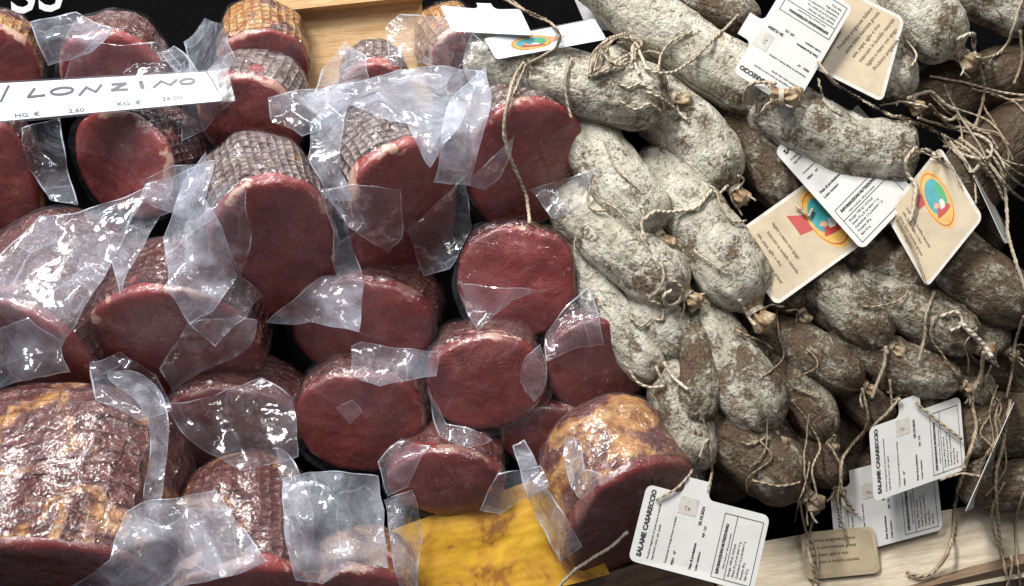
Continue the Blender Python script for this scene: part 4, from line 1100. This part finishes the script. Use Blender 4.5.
# ---------------------------------------------------------------- price sign
c = Card((-12, 84), (220, 71), (-9, 122), 232, 38, depth=E((84, 42), (71, 40), (122, 56)))
root = thing('price_sign', 'long white handwritten price sign reading LONZINO in a clear sleeve', 'price sign', c.p(116, 42))
v, f = flat(c, [(0, 0), (227, 0), (228, 1), (228, 29), (227, 30), (0, 38)], 0, M['plastic'], root, 'card', 1.0, grid=12); mesh('card', v, f, M['plastic'], root, smooth=False, register=True)
def Z(pts): return [c.px(x/4.267, 60+y/4.267) for x, y in pts]
def arc_(cx, cy, rx, ry, rot, a0=0, a1=360, n=22): return [(cx+rx*math.cos(math.radians(a0+(a1-a0)*i/n))*math.cos(rot)-ry*math.sin(math.radians(a0+(a1-a0)*i/n))*math.sin(rot), cy+rx*math.cos(math.radians(a0+(a1-a0)*i/n))*math.sin(rot)+ry*math.sin(math.radians(a0+(a1-a0)*i/n))*math.cos(rot)) for i in range(n+1)]
big = [Z([(146, 124), (118, 160), (188, 152)]), Z(arc_(262, 134, 47, 14, -0.12, -80, 285)), Z([(335, 152), (366, 118), (404, 138), (430, 108)]),
       Z([(476, 106), (534, 101), (472, 131), (538, 127)]), Z([(651, 118), (684, 92), (722, 108), (750, 86)]), Z(arc_(795, 93, 30, 11, -0.12, -60, 300))]
v1 = strokes(c, big, 2.4); v2 = strokes(c, [Z([(598, 97), (603, 118)])], 4.4); v3 = strokes(c, [Z([(884, 55), (905, 95), (926, 150)]), Z([(37, 112), (22, 140), (4, 178)])], 2.2)
sm = []
for s, x, y, sz in (('HG  €', 60, 240, 5.5), ('2.60', 285, 221, 5.5), ('KG  €', 490, 192, 5.5), ('26.00', 680, 170, 5.5)):
    q = c.px(x/4.267, 60+y/4.267); sm.append(text_geo(c, s, q[0], q[1], sz, -0.03, bold=0.12, sx=1.7))
v, f = join([v1, v2, v3]+sm); mesh('handwriting', v, f, M['marker'], root, smooth=False)
v, f = flat(c, [(-2, -1), (240, -1), (241, 30), (-2, 40)], 1.4, M['sleeve'], root, 'sleeve', 2.8, grid=12); mesh('clear_sleeve', v, f, [M['sleeve']], root, smooth=False)

d_ = SAL['S2']; nub(d_['root'], ray_at(770, 98, D0-base_e(98)-72), Vector((0.9, 0.05, 0.2)).normalized(), 10, 34, 3.3, 1.0, 'knot')
# ---------------------------------------------------------------- loose twine
st = string
st('S1', [(496, -6), (524, 10), (546, 20), (558, 32), (557, 46), (546, 54), (530, 62)], 1.6, 0.35); st('S1', [(505, -6), (530, 14), (552, 24), (560, 40), (548, 58)], 1.4, 0.3)
st('S1', [(524, 62), (514, 78), (508, 100), (504, 128), (508, 152), (518, 176), (526, 196), (530, 224)], 2.2, 0.6, 3); st('S1', [(526, 64), (518, 84), (506, 112), (506, 140), (514, 168)], 1.5, 0.5, 3)
st('S1', [(572, 58), (566, 76), (566, 96), (572, 118)], 1.8, 0.5)
for i in range(5):
    o = i*3.2
    st('S1', [(588+o*0.6, 76-o*0.4), (590+o, 58-o*0.5), (606+o, 40-o*.2), (628+o*0.3, 34+o*0.5), (642-o*0.4, 44+o*0.4), (622-o*.2, 58+o*.2), (602, 68+o*.3), (588+o*.5, 76)], 1.3, 0.55, 3+i)
st('S1', [(612, 40), (606, 56), (618, 66), (634, 58), (632, 44), (618, 42)], 1.6, 0.35, 5); st('S1', [(655, 92), (640, 84), (628, 88), (618, 82)], 1.6, 0.7); st('S1', [(660, 92), (664, 112), (658, 124)], 1.4, 0.3)
st('S2', [(640, 74), (632, 56), (636, 44), (646, 66), (664, 74), (690, 62), (712, 40), (728, 26), (738, 14)], 2.0, 0.75, 3); st('S2', [(658, 72), (662, 52), (674, 40), (692, 32)], 1.4, 0.5)
st('S2', [(636, 54), (650, 52), (660, 54)], 1.4, 0.5); st('S2', [(776, 84), (764, 82), (748, 86), (744, 102), (752, 108)], 2.0, 0.3, 3)
st('S5', [(646, 92), (660, 98), (676, 110), (688, 120)], 2.0, 0.8, 3); st('S5', [(620, 100), (636, 110), (650, 104), (662, 114), (664, 130), (662, 146)], 1.7, 0.55); st('S5', [(728, 186), (718, 194), (710, 186), (702, 200)], 1.8, 0.8); st('S5', [(736, 190), (744, 180), (738, 176)], 1.6, 0.8)
st('S4', [(646, 240), (642, 226), (644, 212), (640, 206)], 1.9, 0.8, 3); st('S4', [(644, 220), (654, 212), (676, 212), (698, 206), (712, 190)], 2.4, 0.75, 3); st('S4', [(590, 186), (588, 200), (594, 210), (606, 210)], 1.8, 0.7); st('S4', [(716, 192), (722, 208), (734, 222), (746, 220)], 1.4, 0.4)
st('S4', [(604, 140), (616, 168), (640, 190)], 1.2, 0.5)
st('S6', [(660, 262), (664, 276), (658, 290), (650, 298), (660, 304)], 2.0, 0.7, 3); st('S6', [(670, 280), (682, 290), (678, 302), (668, 306), (664, 296), (672, 290)], 2.3, 0.75, 4); st('S6', [(655, 318), (662, 320), (664, 310)], 1.7, 0.6); st('S6', [(630, 316), (640, 326), (652, 318)], 1.6, 0.55)
st('S6', [(600, 200), (622, 214), (650, 250)], 1.2, 0.5); st('S7', [(624, 362), (636, 380), (652, 388), (664, 386)], 1.8, 0.8, 3); st('S7', [(577, 232), (574, 246), (580, 256)], 1.3, 0.4)
st('S7b', [(664, 362), (672, 376), (688, 390)], 2.0, 0.85, 3); st('S7b', [(656, 366), (664, 384)], 1.6, 0.6)
st('S8', [(694, 250), (712, 264), (728, 274)], 1.3, 0.7); st('S8', [(740, 300), (748, 316), (756, 326)], 2.0, 0.8, 3); st('S8', [(736, 330), (752, 338), (764, 342), (772, 350)], 1.7, 0.15, 3)
st('S12', [(700, 458), (708, 440), (712, 470), (708, 490)], 1.6, 0.5); st('S12', [(692, 470), (680, 486), (656, 500)], 1.5, 0.5); st('S11', [(700, 410), (706, 430), (712, 452)], 1.3, 0.4)
st('S10', [(768, 436), (752, 444), (742, 442)], 1.4, 0.2); st('S10', [(792, 400), (806, 420), (820, 446), (812, 470), (818, 500)], 1.4, 0.3)
st('S13', [(806, 500), (812, 520), (808, 548), (820, 590)], 1.9, 0.35, 3); st('S13', [(800, 502), (806, 530), (818, 556), (812, 590)], 1.4, 0.3, 3)
st('S13', [(752, 480), (780, 486), (800, 482)], 1.3, 0.2); st('S14', [(828, 444), (842, 470), (838, 500), (846, 540)], 1.4, 0.25)
st('S16', [(886, 346), (884, 366), (876, 386), (872, 398)], 2.2, 0.55, 3); st('S16', [(862, 306), (880, 306), (900, 300), (908, 292)], 1.3, 0.2); st('S15', [(862, 388), (868, 420), (860, 440)], 1.6, 0.3)
st('S25', [(934, 292), (926, 316), (924, 340), (918, 362)], 2.0, 0.4, 3); st('S25', [(896, 214), (912, 246), (926, 284)], 1.4, 0.35, 3)
st('S18', [(984, 352), (980, 376), (972, 400), (976, 430), (966, 462), (956, 500), (952, 540), (938, 568), (922, 576), (906, 572)], 2.3, 0.25, 3); st('S18', [(960, 322), (972, 334), (984, 346), (992, 358)], 3.2, 0.95, 3); st('S18', [(940, 316), (956, 312), (962, 324), (950, 330)], 2.0, 0.8, 3)
st('S24', [(1024, 316), (1016, 340), (1012, 372), (1006, 398)], 1.6, 0.35); st('S24', [(1010, 400), (1004, 440), (996, 480), (1000, 540), (1010, 590)], 2.0, 0.3); st('S24', [(1004, 482), (992, 510), (996, 540), (1012, 560), (1006, 590)], 1.5, 0.3); st('S24', [(1030, 480), (1016, 520), (1020, 590)], 1.5, 0.3)
st('S17', [(900, 398), (884, 416), (856, 440), (842, 462), (842, 490), (852, 508), (858, 514)], 2.0, 0.35, 4); st('S17', [(916, 402), (934, 418), (952, 432), (962, 440)], 1.8, 0.35, 4); st('S17', [(890, 380), (892, 410)], 1.6, 0.35)
st('S3', [(818, 62), (836, 84), (862, 100), (888, 114), (918, 124)], 1.9, 0.5, 3); st('S3', [(818, 78), (826, 104), (842, 116)], 1.5, 0.8, 3); st('S3', [(916, 148), (906, 160), (908, 174), (916, 186), (914, 204), (910, 222)], 2.4, 0.6, 4); st('S3', [(908, 158), (926, 150), (942, 160), (938, 152)], 2.6, 0.65, 3)
st('S20', [(908, 98), (930, 92), (944, 104), (958, 112), (950, 120), (934, 112)], 2.4, 0.8, 3); st('S20', [(880, 106), (904, 102), (922, 106)], 1.4, 0.85, 3); st('S20', [(906, 40), (916, 54), (912, 66)], 1.4, 0.8)
st('S20', [(918, 118), (950, 128), (980, 136), (992, 146), (988, 158), (968, 156), (944, 146)], 1.8, 0.75, 3); st('S20', [(930, 76), (970, 84), (1000, 92), (1030, 96)], 1.6, 0.4, 3); st('S20', [(910, 122), (940, 134), (968, 150), (992, 176), (1004, 200)], 1.9, 0.5, 3)
st('S19', [(974, 40), (976, 56), (988, 58), (1004, 48), (1014, 26), (1024, -6)], 1.9, 0.5, 3); st('S19', [(976, 54), (984, 84), (982, 104), (974, 130)], 1.9, 0.3, 3); st('S19', [(958, 40), (972, 34), (974, 46)], 2.6, 0.9, 3)
st('S23', [(986, 150), (1000, 168), (1006, 196), (1008, 232), (1016, 262), (1030, 300)], 2.0, 0.6, 3); st('S23', [(960, 138), (986, 160), (1010, 190), (1030, 204)], 2.0, 0.5, 3); st('S23', [(950, 142), (964, 160), (972, 172), (980, 164)], 2.4, 0.6, 3); st('S23', [(964, 118), (996, 152), (1010, 176), (1030, 190)], 1.4, 0.7, 3)
st('S23', [(1020, 30), (1022, 60), (1014, 84)], 1.8, 0.3, 3); st('S23', [(930, 104), (948, 124), (966, 128), (990, 134)], 1.6, 0.35, 3); st('S23', [(944, 84), (956, 110), (982, 150), (988, 176)], 1.4, 0.3, 3)
st('S22', [(990, 94), (1010, 100), (1030, 100)], 1.5, 0.3); st('S9', [(796, 206), (808, 216), (812, 208)], 1.8, 0.5, 3)
st('T6', [(628, 532), (612, 546), (590, 560), (570, 574), (556, 592)], 2.1, 0.8, 2); st('F7', [(940, 480), (960, 474), (980, 476)], 1.4, 0.3)
rnd = random.Random(5)
for i in range(30):       # thin dark strands in the depth of the right-hand heap
    x = rnd.uniform(760, 1010); y = rnd.uniform(240, 470); l = rnd.uniform(40, 90)
    if 740 < x < 1000 and y < 305 or 815 < x < 985 and y+l > 385: continue
    st(rnd.choice(['F1', 'F2', 'F7', 'F9']), [(x, y), (x+rnd.uniform(-12, 12), y+l*0.35), (x+rnd.uniform(-16, 16), y+l*0.7), (x+rnd.uniform(-20, 20), y+l)], 1.1, 0.15, 2)
for i in range(12):
    x = rnd.uniform(900, 1000); y = rnd.uniform(86, 160); a = rnd.uniform(0.1, 1.1); l = rnd.uniform(40, 90)
    st(rnd.choice(['F5', 'S23']), [(x, y), (x+l*.4*math.cos(a)+rnd.uniform(-5, 5), y+l*.4*math.sin(a)), (x+l*.7*math.cos(a), y+l*.7*math.sin(a)+rnd.uniform(-6, 6)), (x+l*math.cos(a+.2), y+l*math.sin(a+.2))], 1.2, rnd.choice((0.2, 0.4)), 3)
build_strings()
# ---------------------------------------------------------------- camera, light
cam = bpy.data.cameras.new('camera'); co = link(bpy.data.objects.new('camera', cam))
cam.sensor_width = 36; cam.lens = 36*F/1024; cam.clip_start = 0.01; cam.clip_end = 50
co.matrix_world = Matrix.Translation(CAM) @ ROT.to_4x4()
sc.camera = co
w = bpy.data.worlds.new('World'); sc.world = w; w.use_nodes = True
bg = w.node_tree.nodes['Background']; bg.inputs[0].default_value = (0.9, 0.92, 1.0, 1); bg.inputs[1].default_value = 0.14
def area(name, loc, target, sx, sy, power, colr=(1, 1, 1)):
    l = bpy.data.lights.new(name, 'AREA'); l.shape = 'RECTANGLE'; l.size = sx; l.size_y = sy; l.energy = power; l.color = colr
    o = link(bpy.data.objects.new(name, l)); o.location = loc
    o.rotation_euler = (Vector(target)-Vector(loc)).to_track_quat('-Z', 'Y').to_euler(); return o
cen = W(Vector((0, 0, -D0)))
area('ceiling_or_glint_lamp', cen+Vector((-0.55, 0.35, 1.5)), cen, 0.9, 0.22, 42, (1.0, 0.975, 0.94))
area('ceiling_or_glint_lamp', cen+Vector((0.35, -0.15, 1.7)), cen+Vector((0.1, 0, 0)), 0.9, 0.16, 9, (1.0, 0.97, 0.92))
area('ceiling_or_glint_lamp', cen+Vector((-1.5, -0.2, 1.2)), cen, 0.16, 0.8, 9, (0.85, 0.92, 1.0))
area('ceiling_or_glint_lamp', cen+Vector((0.1, 1.7, 1.15)), cen, 1.8, 0.12, 9, (0.95, 0.98, 1.0))  # added strip low at the back, there to raise glints on the film
sc.view_settings.view_transform = 'Standard'; sc.view_settings.look = 'None'; sc.view_settings.exposure = 0.12; sc.view_settings.gamma = 1.0
sc.render.engine = 'CYCLES'; sc.cycles.transparent_max_bounces = 24; sc.cycles.max_bounces = 8
